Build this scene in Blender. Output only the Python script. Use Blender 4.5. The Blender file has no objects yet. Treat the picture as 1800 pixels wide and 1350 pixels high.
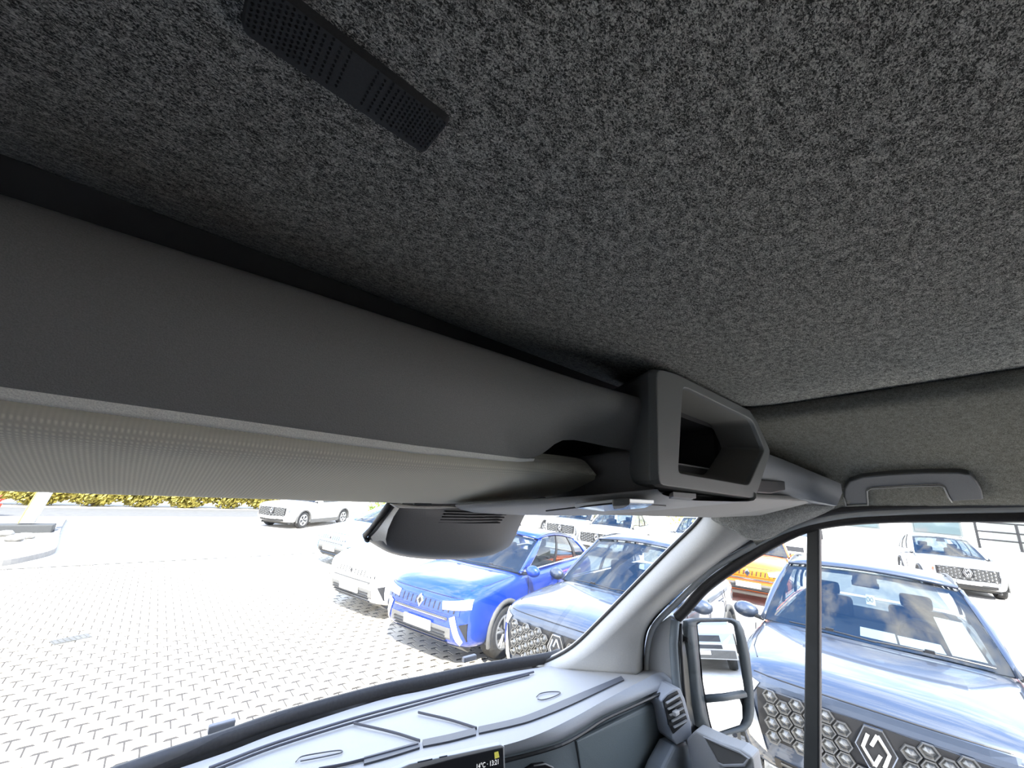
import bpy, bmesh, math, random
from mathutils import Vector, Matrix
random.seed(4)
SC = bpy.context.scene
COL = SC.collection
H = 2.35                      # eye height above the paved lot
F = 680.0                     # focal length for an 1800 px wide frame

# ------------------------------------------------------------------ camera, sky, sun, exposure
def _axes():
    X = Vector((800, 237, F)).normalized()
    Y = Vector((-619, 138, F)).normalized()
    Y = (Y - X * X.dot(Y)).normalized()
    Z = X.cross(Y)
    if Z[1] > 0: Z = -Z
    return Matrix((X, Y, Z))
M = _axes()
cam = bpy.data.cameras.new('camera'); co = bpy.data.objects.new('camera', cam); COL.objects.link(co)
cam.sensor_width = 36.0; cam.lens = F / 1800 * 36; cam.clip_start = 0.01; cam.clip_end = 500
R = Matrix((M.col[0], -M.col[1], -M.col[2])).transposed()
co.matrix_world = Matrix.Translation((0, 0, H)) @ R.to_4x4()
SC.camera = co
SC.view_settings.view_transform = 'Standard'; SC.view_settings.look = 'None'
SC.view_settings.gamma = 1.0; SC.view_settings.use_curve_mapping = False
SC.view_settings.exposure = 1.55
cy = SC.cycles
cy.max_bounces = 10; cy.diffuse_bounces = 6; cy.glossy_bounces = 5; cy.transparent_max_bounces = 16
cy.caustics_reflective = False; cy.caustics_refractive = False; cy.sample_clamp_indirect = 6.0

SUN_AZ = math.radians(238); SUN_EL = math.radians(47)      # the sun stands to the left of the van
world = bpy.data.worlds.new('World'); SC.world = world; world.use_nodes = True
nt = world.node_tree; nt.nodes.clear()
def wn(t): return nt.nodes.new(t)
out = wn('ShaderNodeOutputWorld'); bg = wn('ShaderNodeBackground')
tc = wn('ShaderNodeTexCoord'); mp = wn('ShaderNodeMapping'); mp.inputs['Scale'].default_value = (1, 1, 1.9)
n1 = wn('ShaderNodeTexNoise'); n1.inputs['Scale'].default_value = 3.4; n1.inputs['Detail'].default_value = 9; n1.inputs['Roughness'].default_value = 0.62
n1.inputs['Distortion'].default_value = 0.4
cr = wn('ShaderNodeValToRGB'); cr.color_ramp.elements[0].position = 0.45; cr.color_ramp.elements[1].position = 0.62
gx = wn('ShaderNodeSeparateXYZ'); gr = wn('ShaderNodeValToRGB')
gr.color_ramp.elements[0].position = 0.0; gr.color_ramp.elements[0].color = (0.80, 0.89, 1.0, 1)
gr.color_ramp.elements[1].position = 0.75; gr.color_ramp.elements[1].color = (0.10, 0.25, 0.62, 1)
mx = wn('ShaderNodeMixRGB'); mx.inputs['Color2'].default_value = (1.05, 1.05, 1.03, 1)
nt.links.new(tc.outputs['Generated'], mp.inputs['Vector']); nt.links.new(mp.outputs[0], n1.inputs['Vector'])
nt.links.new(n1.outputs['Fac'], cr.inputs['Fac']); nt.links.new(tc.outputs['Generated'], gx.inputs[0])
nt.links.new(gx.outputs['Z'], gr.inputs['Fac']); nt.links.new(cr.outputs['Color'], mx.inputs['Fac'])
nt.links.new(gr.outputs['Color'], mx.inputs['Color1']); nt.links.new(mx.outputs[0], bg.inputs['Color'])
bg.inputs['Strength'].default_value = 1.9
nt.links.new(bg.outputs[0], out.inputs[0])
sl = bpy.data.lights.new('sun', 'SUN'); sl.energy = 6.5; sl.angle = 0.01; sl.color = (1.0, 0.95, 0.86)
so = bpy.data.objects.new('sun', sl); COL.objects.link(so)
sd = Vector((math.cos(SUN_AZ) * math.cos(SUN_EL), math.sin(SUN_AZ) * math.cos(SUN_EL), math.sin(SUN_EL)))
so.rotation_euler = sd.to_track_quat('Z', 'Y').to_euler(); so.location = (0, 0, 30)

# ------------------------------------------------------------------ helpers
def ray(px, py): return M @ Vector((px - 900, py - 675, F))
def at(px, py, ax, v):
    d = ray(px, py); return d * (v / d['xyz'.index(ax)])
def aty(px, py, y): return at(px, py, 'y', y)
def atx(px, py, x): return at(px, py, 'x', x)
def atz(px, py, z): return at(px, py, 'z', z)
def onplane(px, py, p, n):
    d = ray(px, py); n = Vector(n); return d * (Vector(p).dot(n) / d.dot(n))
def ground(px, py, h=0.0): return atz(px, py, h - H)
def up(p): return Vector((p[0], p[1], p[2] + H))

MATS = {}
def mat(name, col, rough=0.5, metal=0.0, coat=0.0, var=0.06, scale=25.0, bump=0.0, bscale=None, emit=None, spec=0.5, detail=3.0):
    if name in MATS: return MATS[name]
    m = bpy.data.materials.new(name); m.use_nodes = True; MATS[name] = m
    t = m.node_tree; b = t.nodes['Principled BSDF']
    b.inputs['Roughness'].default_value = rough; b.inputs['Metallic'].default_value = metal
    b.inputs['Coat Weight'].default_value = coat; b.inputs['Coat Roughness'].default_value = 0.03
    b.inputs['Specular IOR Level'].default_value = spec
    tcn = t.nodes.new('ShaderNodeTexCoord'); n = t.nodes.new('ShaderNodeTexNoise')
    n.inputs['Scale'].default_value = scale; n.inputs['Detail'].default_value = detail
    r = t.nodes.new('ShaderNodeValToRGB')
    r.color_ramp.elements[0].position = 0.3; r.color_ramp.elements[1].position = 0.7
    r.color_ramp.elements[0].color = tuple(max(0, c * (1 - var)) for c in col) + (1,)
    r.color_ramp.elements[1].color = tuple(min(1, c * (1 + var)) for c in col) + (1,)
    t.links.new(tcn.outputs['Object'], n.inputs['Vector']); t.links.new(n.outputs['Fac'], r.inputs['Fac'])
    t.links.new(r.outputs[0], b.inputs['Base Color'])
    if emit:
        b.inputs['Emission Color'].default_value = tuple(emit[:3]) + (1,); b.inputs['Emission Strength'].default_value = emit[3]
    if bump:
        n2 = t.nodes.new('ShaderNodeTexNoise'); n2.inputs['Scale'].default_value = bscale or scale; n2.inputs['Detail'].default_value = 2
        bp = t.nodes.new('ShaderNodeBump'); bp.inputs['Strength'].default_value = bump; bp.inputs['Distance'].default_value = 0.002
        t.links.new(tcn.outputs['Object'], n2.inputs['Vector']); t.links.new(n2.outputs['Fac'], bp.inputs['Height'])
        t.links.new(bp.outputs[0], b.inputs['Normal'])
    return m

def glass_mat(name, tint, ior=1.5, boost=0.0):
    m = bpy.data.materials.new(name); m.use_nodes = True; t = m.node_tree; t.nodes.clear()
    o = t.nodes.new('ShaderNodeOutputMaterial'); tr = t.nodes.new('ShaderNodeBsdfTransparent'); gl = t.nodes.new('ShaderNodeBsdfGlossy')
    tr.inputs[0].default_value = tuple(tint) + (1,); gl.inputs['Roughness'].default_value = 0.01
    lw = t.nodes.new('ShaderNodeLayerWeight'); pw = t.nodes.new('ShaderNodeMath'); pw.operation = 'POWER'; pw.inputs[1].default_value = 5.0
    ma = t.nodes.new('ShaderNodeMath'); ma.operation = 'MULTIPLY_ADD'; ma.use_clamp = True; ma.inputs[1].default_value = 0.93; ma.inputs[2].default_value = 0.05 + boost
    mi = t.nodes.new('ShaderNodeMixShader')
    t.links.new(lw.outputs['Facing'], pw.inputs[0]); t.links.new(pw.outputs[0], ma.inputs[0]); t.links.new(ma.outputs[0], mi.inputs[0])
    t.links.new(tr.outputs[0], mi.inputs[1]); t.links.new(gl.outputs[0], mi.inputs[2]); t.links.new(mi.outputs[0], o.inputs[0])
    MATS[name] = m; return m

def fabric(name, dark, light, scale, bump=0.6, stretch=(1, 1, 1), lo=0.38, hi=0.66):
    m = bpy.data.materials.new(name); m.use_nodes = True; t = m.node_tree; b = t.nodes['Principled BSDF']
    b.inputs['Roughness'].default_value = 0.95; b.inputs['Specular IOR Level'].default_value = 0.1
    tcn = t.nodes.new('ShaderNodeTexCoord'); mpn = t.nodes.new('ShaderNodeMapping'); mpn.inputs['Scale'].default_value = stretch
    mpn.inputs['Rotation'].default_value = (0, 0, 0.6)
    n = t.nodes.new('ShaderNodeTexNoise'); n.inputs['Scale'].default_value = scale; n.inputs['Detail'].default_value = 4; n.inputs['Roughness'].default_value = 0.62
    n.inputs['Distortion'].default_value = 1.2
    big = t.nodes.new('ShaderNodeTexNoise'); big.inputs['Scale'].default_value = scale * 0.18; big.inputs['Detail'].default_value = 2
    r = t.nodes.new('ShaderNodeValToRGB'); r.color_ramp.elements[0].position = lo; r.color_ramp.elements[1].position = hi
    r.color_ramp.elements[0].color = tuple(dark) + (1,); r.color_ramp.elements[1].color = tuple(light) + (1,)
    mixv = t.nodes.new('ShaderNodeMath'); mixv.operation = 'MULTIPLY_ADD'; mixv.inputs[1].default_value = 0.22; 
    sub = t.nodes.new('ShaderNodeMath'); sub.operation = 'SUBTRACT'; sub.inputs[1].default_value = 0.11
    t.links.new(tcn.outputs['Object'], mpn.inputs[0]); t.links.new(mpn.outputs[0], n.inputs['Vector']); t.links.new(mpn.outputs[0], big.inputs['Vector'])
    t.links.new(big.outputs['Fac'], mixv.inputs[0]); t.links.new(n.outputs['Fac'], mixv.inputs[2]); t.links.new(mixv.outputs[0], sub.inputs[0])
    t.links.new(sub.outputs[0], r.inputs[0]); t.links.new(r.outputs[0], b.inputs['Base Color'])
    bp = t.nodes.new('ShaderNodeBump'); bp.inputs['Strength'].default_value = bump; bp.inputs['Distance'].default_value = 0.003
    t.links.new(n.outputs['Fac'], bp.inputs['Height']); t.links.new(bp.outputs[0], b.inputs['Normal'])
    MATS[name] = m; return m

def ribbed(name, col, scale):
    m = bpy.data.materials.new(name); m.use_nodes = True; t = m.node_tree; b = t.nodes['Principled BSDF']
    b.inputs['Roughness'].default_value = 0.85; b.inputs['Specular IOR Level'].default_value = 0.2
    tcn = t.nodes.new('ShaderNodeTexCoord')
    w = t.nodes.new('ShaderNodeTexWave'); w.bands_direction = 'X'; w.inputs['Scale'].default_value = scale
    w2 = t.nodes.new('ShaderNodeTexWave'); w2.bands_direction = 'Y'; w2.inputs['Scale'].default_value = scale
    mu = t.nodes.new('ShaderNodeMath'); mu.operation = 'MULTIPLY'
    r = t.nodes.new('ShaderNodeValToRGB')
    r.color_ramp.elements[0].color = tuple(c * 0.80 for c in col) + (1,); r.color_ramp.elements[1].color = tuple(c * 1.06 for c in col) + (1,)
    for q in (w, w2): t.links.new(tcn.outputs['Object'], q.inputs['Vector'])
    t.links.new(w.outputs['Fac'], mu.inputs[0]); t.links.new(w2.outputs['Fac'], mu.inputs[1])
    t.links.new(mu.outputs[0], r.inputs[0]); t.links.new(r.outputs[0], b.inputs['Base Color'])
    bp = t.nodes.new('ShaderNodeBump'); bp.inputs['Strength'].default_value = 0.5; bp.inputs['Distance'].default_value = 0.0006
    t.links.new(mu.outputs[0], bp.inputs['Height']); t.links.new(bp.outputs[0], b.inputs['Normal'])
    MATS[name] = m; return m

def tag(o, label=None, cat=None, group=None, kind=None):
    if label: o['label'] = label
    if cat: o['category'] = cat
    if group: o['group'] = group
    if kind: o['kind'] = kind
    return o
def thing(name, label, cat, loc, rotz=0.0, group=None):
    o = bpy.data.objects.new(name, None); COL.objects.link(o); o.empty_display_size = 0.05
    o.location = loc; o.rotation_euler = (0, 0, rotz); return tag(o, label, cat, group)

def build(name, verts, faces, m, parent=None, origin=None, smooth=False, solid=0.0, off=0.0, bevel=0.0, seg=2, sub=0, local=False, angle=40):
    """verts are eye-relative van coordinates, or local ones of the parent when local=True"""
    me = bpy.data.meshes.new(name)
    if local: base = Vector((0, 0, 0)); vs = [Vector(v) for v in verts]
    else:
        vs = [up(v) for v in verts]
        root = parent
        base = Vector((0, 0, 0))
        if parent is not None:
            q = parent
            while q is not None: base = base + Vector(q.location); q = q.parent
        elif origin is None:
            base = Vector((sum(v.x for v in vs) / len(vs), sum(v.y for v in vs) / len(vs), min(v.z for v in vs)))
        else: base = up(origin)
    me.from_pydata([tuple(v - base) for v in vs], [], faces)
    bm = bmesh.new(); bm.from_mesh(me); bmesh.ops.remove_doubles(bm, verts=bm.verts, dist=1e-6)
    bmesh.ops.recalc_face_normals(bm, faces=bm.faces); bm.to_mesh(me); bm.free()
    o = bpy.data.objects.new(name, me); COL.objects.link(o)
    if m is not None: me.materials.append(m)
    if parent is not None: o.parent = parent
    else: o.location = base
    if smooth:
        for p in me.polygons: p.use_smooth = True
    if sub:
        s = o.modifiers.new('s', 'SUBSURF'); s.levels = sub; s.render_levels = sub
    if solid:
        s = o.modifiers.new('t', 'SOLIDIFY'); s.thickness = solid; s.offset = off
    if bevel:
        s = o.modifiers.new('b', 'BEVEL'); s.width = bevel; s.segments = seg; s.limit_method = 'ANGLE'; s.angle_limit = math.radians(35)
    return o

def grid_faces(nu, nv, off=0, close=False):
    f = []
    for i in range(nu - 1):
        for j in range(nv - 1 if not close else nv):
            k = (j + 1) % nv
            f.append((off + i * nv + j, off + i * nv + k, off + (i + 1) * nv + k, off + (i + 1) * nv + j))
    return f
def loft(rows, close=False, caps=False):
    nv = len(rows[0]); v = [p for r in rows for p in r]; f = grid_faces(len(rows), nv, 0, close)
    if caps: f.append(tuple(range(nv - 1, -1, -1))); f.append(tuple(range((len(rows) - 1) * nv, len(rows) * nv)))
    return v, f
def resample(pts, n):
    pts = [Vector(p) for p in pts]; L = [0]
    for a, b in zip(pts, pts[1:]): L.append(L[-1] + (b - a).length)
    o = []
    for i in range(n):
        t = L[-1] * i / (n - 1); k = 0
        while k < len(L) - 2 and L[k + 1] < t: k += 1
        u = (t - L[k]) / max(1e-9, L[k + 1] - L[k]); o.append(pts[k].lerp(pts[k + 1], u))
    return o
def spline(pts, n):
    """Catmull-Rom through pts, n samples"""
    P = [Vector(p) for p in pts]; P = [2 * P[0] - P[1]] + P + [2 * P[-1] - P[-2]]
    o = []; m = len(P) - 3
    for i in range(n):
        t = i / (n - 1) * m; k = min(int(t), m - 1); u = t - k
        a, b, c, d = P[k:k + 4]
        o.append(0.5 * ((2 * b) + (c - a) * u + (2 * a - 5 * b + 4 * c - d) * u * u + (3 * b - a - 3 * c + d) * u ** 3))
    return o
def tube(path, ru, rv=None, nref=Vector((1, 0, 0)), seg=8, caps=True):
    rv = rv or ru; rows = []
    for i, p in enumerate(path):
        p = Vector(p); a = Vector(path[max(0, i - 1)]); b = Vector(path[min(len(path) - 1, i + 1)])
        t = (b - a).normalized(); s = t.cross(nref).normalized(); w = s.cross(t).normalized()
        rows.append([p + s * ru * math.cos(2 * math.pi * k / seg) + w * rv * math.sin(2 * math.pi * k / seg) for k in range(seg)])
    return loft(rows, True, caps)
def box(c, s, rot=None):
    c = Vector(c); v = []
    for dx in (-.5, .5):
        for dy in (-.5, .5):
            for dz in (-.5, .5):
                q = Vector((dx * s[0], dy * s[1], dz * s[2])); v.append(c + (rot @ q if rot else q))
    return v, [(0, 1, 3, 2), (4, 6, 7, 5), (0, 4, 5, 1), (2, 3, 7, 6), (0, 2, 6, 4), (1, 5, 7, 3)]
def join(*vf):
    V = []; Fc = []
    for v, f in vf:
        o = len(V); V += list(v); Fc += [tuple(i + o for i in q) for q in f]
    return V, Fc
def prism(poly, d):
    """closed polygon extruded along vector d"""
    n = len(poly); v = [Vector(p) for p in poly] + [Vector(p) + Vector(d) for p in poly]
    f = [tuple(range(n - 1, -1, -1)), tuple(range(n, 2 * n))] + [(i, (i + 1) % n, n + (i + 1) % n, n + i) for i in range(n)]
    return v, f
def rounded(poly, r, n=4):
    """round the corners of a closed polygon of vectors"""
    o = []; P = [Vector(p) for p in poly]
    for i, p in enumerate(P):
        a = P[i - 1]; b = P[(i + 1) % len(P)]
        ra = min(r, (a - p).length * .45); rb = min(r, (b - p).length * .45)
        s = p + (a - p).normalized() * ra; e = p + (b - p).normalized() * rb
        for k in range(n + 1):
            t = k / n; o.append(s * (1 - t) ** 2 + p * 2 * t * (1 - t) + e * t * t)
    return o

# ------------------------------------------------------------------ materials
HEAD = fabric('headliner_fabric', (0.050, 0.053, 0.049), (0.86, 0.87, 0.81), 520, 1.0, (1, 1.5, 1), 0.43, 0.64)
HEADS = fabric('side_fabric', (0.13, 0.126, 0.104), (0.50, 0.485, 0.415), 480, 0.6, (1, 1.3, 1.3), 0.36, 0.70)
PLAST = mat('grained_plastic', (0.215, 0.213, 0.205), 0.55, var=0.12, scale=900, bump=0.25, bscale=700)
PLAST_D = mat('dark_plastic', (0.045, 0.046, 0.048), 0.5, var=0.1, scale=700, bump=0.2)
BOXP = mat('box_plastic', (0.17, 0.178, 0.175), 0.45, var=0.1, scale=800, bump=0.2)
BLACK = mat('black_plastic', (0.014, 0.014, 0.015), 0.42, var=0.2, scale=300, bump=0.1)
GREYP = mat('grey_plastic', (0.42, 0.42, 0.415), 0.5, var=0.06, scale=500, bump=0.15)
LIGHTP = mat('light_trim', (0.58, 0.565, 0.53), 0.6, var=0.05, scale=300, bump=0.1)
LIPM = mat('shelf_lip_lit', (0.86, 0.84, 0.75), 0.75, var=0.14, scale=700, bump=0.3)
SEALD = mat('seal_rubber', (0.030, 0.027, 0.025), 0.6, var=0.2, scale=120)
SEALW = mat('painted_flange', (0.55, 0.56, 0.55), 0.4, var=0.05)
DASHT = mat('dash_top', (0.37, 0.358, 0.34), 0.55, var=0.06, scale=600, bump=0.25)
DASHF = mat('dash_face', (0.17, 0.195, 0.21), 0.5, var=0.1, scale=600, bump=0.25)
DASHB = mat('dash_bevel', (0.40, 0.42, 0.455), 0.5, var=0.06, scale=600, bump=0.2)
VISOR = ribbed('visor_cloth', (0.76, 0.73, 0.62), 75)
CHROME = mat('chrome', (0.75, 0.76, 0.78), 0.12, metal=1.0, var=0.03)
SILVER = mat('satin_silver', (0.62, 0.63, 0.65), 0.3, metal=0.8, var=0.05)
MIRROR = mat('mirror_glass', (0.93, 0.94, 0.94), 0.0, metal=1.0, var=0.0)
WINDOW = glass_mat('window_glass', (0.96, 0.97, 0.965))
CARGLASS = glass_mat('car_glass', (0.42, 0.48, 0.50), 1.5, 0.05)
GRILLEM = mat('grille_satin', (0.22, 0.22, 0.215), 0.28, metal=0.85, var=0.05)
TYRE = mat('tyre_rubber', (0.03, 0.03, 0.03), 0.8, var=0.2)
CLAD = mat('cladding', (0.085, 0.085, 0.082), 0.65, var=0.1)
CLADM = mat('light_cladding', (0.15, 0.148, 0.14), 0.65, var=0.08)
LAMP = mat('lamp_lens', (0.75, 0.77, 0.8), 0.08, coat=1.0, var=0.05)
WHITE = mat('white_paint', (0.78, 0.78, 0.77), 0.35, coat=0.6, var=0.02)
PAPER = mat('paper', (0.85, 0.85, 0.83), 0.8, var=0.03)
INTER = mat('car_interior', (0.02, 0.021, 0.023), 0.7, var=0.2)
def paint(n, c, metal=0.55): return mat(n, c, 0.3, metal, 1.0, var=0.05, scale=4)
P_GREY = paint('slate_blue_paint', (0.060, 0.078, 0.115), 0.5); P_BLUE = paint('blue_paint', (0.012, 0.055, 0.42), 0.35)
P_WHITE = paint('pearl_white_paint', (0.80, 0.80, 0.79), 0.0); P_SILV = paint('light_grey_paint', (0.40, 0.42, 0.44), 0.5)
P_RED = paint('red_paint', (0.50, 0.02, 0.03), 0.2); P_ORANGE = paint('orange_paint', (0.85, 0.16, 0.01), 0.1)

# ================================================================== SETTING: the lot
GR = mat('lot_surface', (0.50, 0.47, 0.43), 0.9, var=0.10, scale=3, bump=0.2, bscale=60)
SUBB = mat('joint_sand', (0.05, 0.045, 0.04), 1.0, var=0.15, scale=80)
PAVER = mat('paver_concrete', (0.56, 0.50, 0.40), 0.9, var=0.14, scale=9, bump=0.3, bscale=200)
PX0, PX1, PY0, PY1 = -4.0, 5.4, 1.2, 13.5
v = []; f = []
def slab(x0, y0, x1, y1, z): 
    global v, f
    o = len(v); v += [(x0, y0, z), (x1, y0, z), (x1, y1, z), (x0, y1, z)]; f.append((o, o + 1, o + 2, o + 3))
Zg = -H
slab(-60, -60, 90, PY0, Zg); slab(-60, PY1, 90, 90, Zg); slab(-60, PY0, PX0, PY1, Zg); slab(PX1, PY0, 90, PY1, Zg)
g = build('ground', v, f, GR, origin=(0, 0, Zg)); tag(g, 'pale sunlit paved car lot around the parked cars', kind='structure')
v = []; f = []; slab(PX0, PY0, PX1, PY1, Zg - 0.0045)
bed = build('ground_bed', v, f, SUBB, origin=(0, 5, Zg)); tag(bed, 'grey sand bed in the joints between the pavers', kind='structure')
# double-T concrete pavers laid in running bond
PL, PW = 0.205, 0.168
def paver_poly(l, w, e):
    a = l / 2; b = w / 2; k = e
    return [(-a, -b + k), (-a * .52, -b + k), (-a * .38, -b - k), (a * .38, -b - k), (a * .52, -b + k), (a, -b + k),
            (a, b - k * 1.0), (a * .52, b - k), (a * .38, b + k), (-a * .38, b + k), (-a * .52, b - k), (-a, b - k)]
def paver_vf(l=PL - .013, w=PW - .024):
    e = 0.011
    # interlocking: top edge pushed out in the middle, bottom edge pushed in by the same amount
    a = l / 2; b = w / 2
    def edge(s): return [(-a, s - e), (-a * .55, s - e), (-a * .35, s + e), (a * .35, s + e), (a * .55, s - e), (a, s - e)]
    poly = edge(-b) + edge(b)[::-1]
    n = len(poly)
    top = [Vector((x * .97, y * .97, 0)) for x, y in poly]; mid = [Vector((x, y, -.002)) for x, y in poly]; lo = [Vector((x, y, -.014)) for x, y in poly]
    vv = top + mid + lo; ff = [tuple(range(n))]
    for i in range(n):
        j = (i + 1) % n; ff += [(i, j, n + j, n + i), (n + i, n + j, 2 * n + j, 2 * n + i)]
    return vv, ff
pv, pf = paver_vf()
cells = []
PANG = math.radians(6)
for r in range(-2, int((PY1 - PY0) / PW) + 3):
    for c in range(-2, int((PX1 - PX0) / PL) + 3):
        x = PX0 + (c + (0.5 if r % 2 else 0.0)) * PL; y = PY0 + r * PW
        if PX0 + .12 < x < PX1 - .12 and PY0 + .1 < y < PY1 - .1: cells.append((x, y))
def proj(p):
    c = M.transposed() @ Vector(p)
    if c.z <= 0.05: return None
    return 900 + F * c.x / c.z, 675 + F * c.y / c.z
vis = []
for i, (x, y) in enumerate(cells):
    q = proj((x, y, Zg))
    if q and -20 < q[0] < 930 and 890 < q[1] < 1370 and q[1] < 1445 - 0.30 * q[0]: vis.append((y, i))
vis.sort(); near = set(i for _, i in vis[:296])
pm = bpy.data.meshes.new('paver'); pm.from_pydata([tuple(p) for p in pv], [], pf); pm.materials.append(PAVER)
for i in sorted(near):
    x, y = cells[i]; o = bpy.data.objects.new('paver', pm); COL.objects.link(o); o.parent = g
    o.location = (x - 0, y - 0, random.uniform(-.0012, .0012)); o.rotation_euler = (random.uniform(-.006, .006), random.uniform(-.006, .006), random.uniform(-.01, .01))
v = []; f = []
for i, (x, y) in enumerate(cells):
    if i in near: continue
    o = len(v); zz = random.uniform(-.001, .001); a = random.uniform(-.01, .01); ca, sa = math.cos(a), math.sin(a)
    v += [(x + p.x * ca - p.y * sa, y + p.x * sa + p.y * ca, Zg + p.z + zz) for p in pv]; f += [tuple(k + o for k in q) for q in pf]
me = bpy.data.meshes.new('paver_field'); me.from_pydata([(a, b, c - Zg) for a, b, c in v], [], f); me.materials.append(PAVER)
o = bpy.data.objects.new('paver_field', me); COL.objects.link(o); o.parent = g; o['kind'] = 'stuff'

# drain grate in the paving
dc = ground(125, 1124)
dr = thing('drain_grate', 'grey rectangular drain grate set into the white paving', 'drain', up((dc.x, dc.y, Zg + .002)), 0.35)
b_, f_ = box((0, 0, 0.003), (.36, .20, .006)); build('frame', b_, f_, mat('drain_iron', (0.10, 0.10, 0.095), .7, var=.2), dr, local=True)
for k in range(7):
    b_, f_ = box((-.15 + k * .05, 0, 0.008), (.03, .18, .006)); build('bar', b_, f_, MATS['drain_iron'], dr, local=True)

# road, kerb island, sign, hedge beyond
ROAD = mat('road_asphalt', (0.115, 0.115, 0.112), 0.9, var=.1, scale=4)
v, f = [], []
slab(-40, 24.2, 24, 28.0, Zg + .006); o = build('road', v, f, ROAD, origin=(0, 26, Zg)); tag(o, 'grey public road running along the foot of the hedge', kind='structure')
KERB = mat('kerb_stone', (0.20, 0.197, 0.188), .9, var=.1, scale=8)
kp = spline([ground(-60, 1000), ground(0, 995), ground(50, 985), ground(82, 976), ground(92, 967), ground(97, 945), ground(104, 928), ground(112, 915)], 30)
rows = []
for i, p in enumerate(kp):
    a = kp[max(0, i - 1)]; b = kp[min(29, i + 1)]; t = (b - a).normalized(); s = Vector((-t.y, t.x, 0))
    rows.append([p + s * -.07, p + s * -.06 + Vector((0, 0, .12)), p + s * .06 + Vector((0, 0, .13)), p + s * .07])
v, f = loft(rows); o = build('kerb', v, f, KERB); tag(o, 'curved grey kerb around the planted island with the sign', kind='structure')
isl = [p + Vector((-.03, .03, .09)) for p in kp] + [Vector((-9, 24, Zg + .09)), Vector((-9, 14, Zg + .09))]
o = build('ground_island', isl, [tuple(range(len(isl)))], mat('island_gravel', (.50, .48, .44), .95, var=.2, scale=14, bump=.5, bscale=40))
tag(o, 'pale gravel island behind the kerb under the sign', kind='structure')
pc = ground(36, 942)
sg = thing('totem_sign', 'tall white totem sign leaning on a grey plinth at the kerb', 'sign', up((pc.x, pc.y, Zg)))
lean = math.tan(math.radians(9))
poly = [Vector((-.13, 0, .35)), Vector((.13, 0, .35)), Vector((.13 + lean * 3.2, 0, 3.55)), Vector((-.13 + lean * 3.2, 0, 3.55))]
v, f = prism(poly, (0, .2, 0)); build('panel', v, f, WHITE, sg, local=True, bevel=.02)
poly = [Vector((-.15, -.02, .35)), Vector((-.13, -.02, .35)), Vector((-.13 + lean * 3.2, -.02, 3.55)), Vector((-.15 + lean * 3.2, -.02, 3.55))]
v, f = prism(poly, (0, .22, 0)); build('edge_strip', v, f, mat('yellow_strip', (.75, .68, .10), .5), sg, local=True)['label'] = 'yellow edge strip'
poly = [Vector((.13, .0, .35)), Vector((.16, .0, .35)), Vector((.16 + lean * 3.2, .0, 3.55)), Vector((.13 + lean * 3.2, .0, 3.55))]
v, f = prism(poly, (0, .3, 0)); build('edge_strip', v, f, mat('grey_strip', (.30, .31, .32), .5), sg, local=True)['label'] = 'grey edge strip'
v, f = box((-.70, .1, .16), (2.6, .5, .32)); build('plinth', v, f, mat('plinth_stone', (.045, .048, .05), .7), sg, local=True, bevel=.03)
random.seed(9)
LEAFG = mat('hedge_leaf', (.34, .29, .06), .8, var=.45, scale=1.2); LEAFY = mat('yellow_leaf', (.50, .42, .05), .8, var=.4, scale=2.5)
LEAFR = mat('red_leaf', (.55, .06, .03), .8, var=.3, scale=3); LEAFGR = mat('green_leaf', (.20, .30, .05), .8, var=.4, scale=2)
def leafy(name, cx, cy, z0, sx, sy, sz, n, size, m, label, cat, group=None, trunk=False):
    root = thing(name, label, cat, (cx, cy, z0 + H), 0, group)
    vv = []; ff = []
    for k in range(n):
        while True:
            q = Vector((random.uniform(-1, 1), random.uniform(-1, 1), random.uniform(-1, 1)))
            if .35 < q.length < 1: break
        p = Vector((q.x * sx, q.y * sy, sz + q.z * sz)); a = Vector((random.gauss(0, 1), random.gauss(0, 1), random.gauss(0, 1))).normalized()
        b = a.orthogonal().normalized(); c = a.cross(b); s = size * random.uniform(.6, 1.3); o = len(vv)
        vv += [p - b * s, p + c * s * .55, p + b * s, p - c * s * .55]; ff.append((o, o + 1, o + 2, o + 3))
    fo = build('foliage', vv, ff, m, root, local=True); fo['kind'] = 'stuff'
    v, f = tube([Vector((0, 0, 0)), Vector((.03, 0, sz * .6)), Vector((0, .03, sz * 1.2))], .05, seg=6)
    build('stem', v, f, mat('bark', (.16, .11, .07), .9, var=.2), root, local=True)
    return root
hl = ['sunlit yellow-green hedge bush behind the totem sign', 'yellow hedge bush just past the totem sign', 'yellow hedge bush, third along the road',
      'yellow hedge bush, fourth along the road', 'pale yellow bush midway along the hedge', 'yellow hedge bush, sixth along the road', 'golden hedge bush near the white parked car', 'last hedge bush beside the white parked car']
for k in range(8):
    leafy('hedge_bush', -7.6 + k * 1.85, 29.6 - k * .1, Zg, 1.32, .95, 1.05 + random.uniform(-.1, .15), 3200, .12, LEAFG, hl[k], 'bush', 'bushes of the roadside hedge')
rb = ground(-2, 915); leafy('red_shrub', rb.x - .75, rb.y + 1.2, Zg + .08, .5, .5, .4, 260, .08, LEAFR, 'small red-leaved shrub on the island beside the sign', 'shrub')
gb = ground(600, 925); leafy('green_bush', gb.x + 2.6, gb.y + 1.5, Zg, .8, .8, .7, 400, .09, LEAFGR, 'green bush behind the far white car by the road', 'bush')
gb = ground(1243, 925, .3); leafy('yellow_tree', 25.5, 10.6, Zg, 2.6, 2.6, 2.2, 5200, .075, LEAFY, 'yellow-leaved tree seen beside the top of the windscreen pillar', 'tree')
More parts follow.
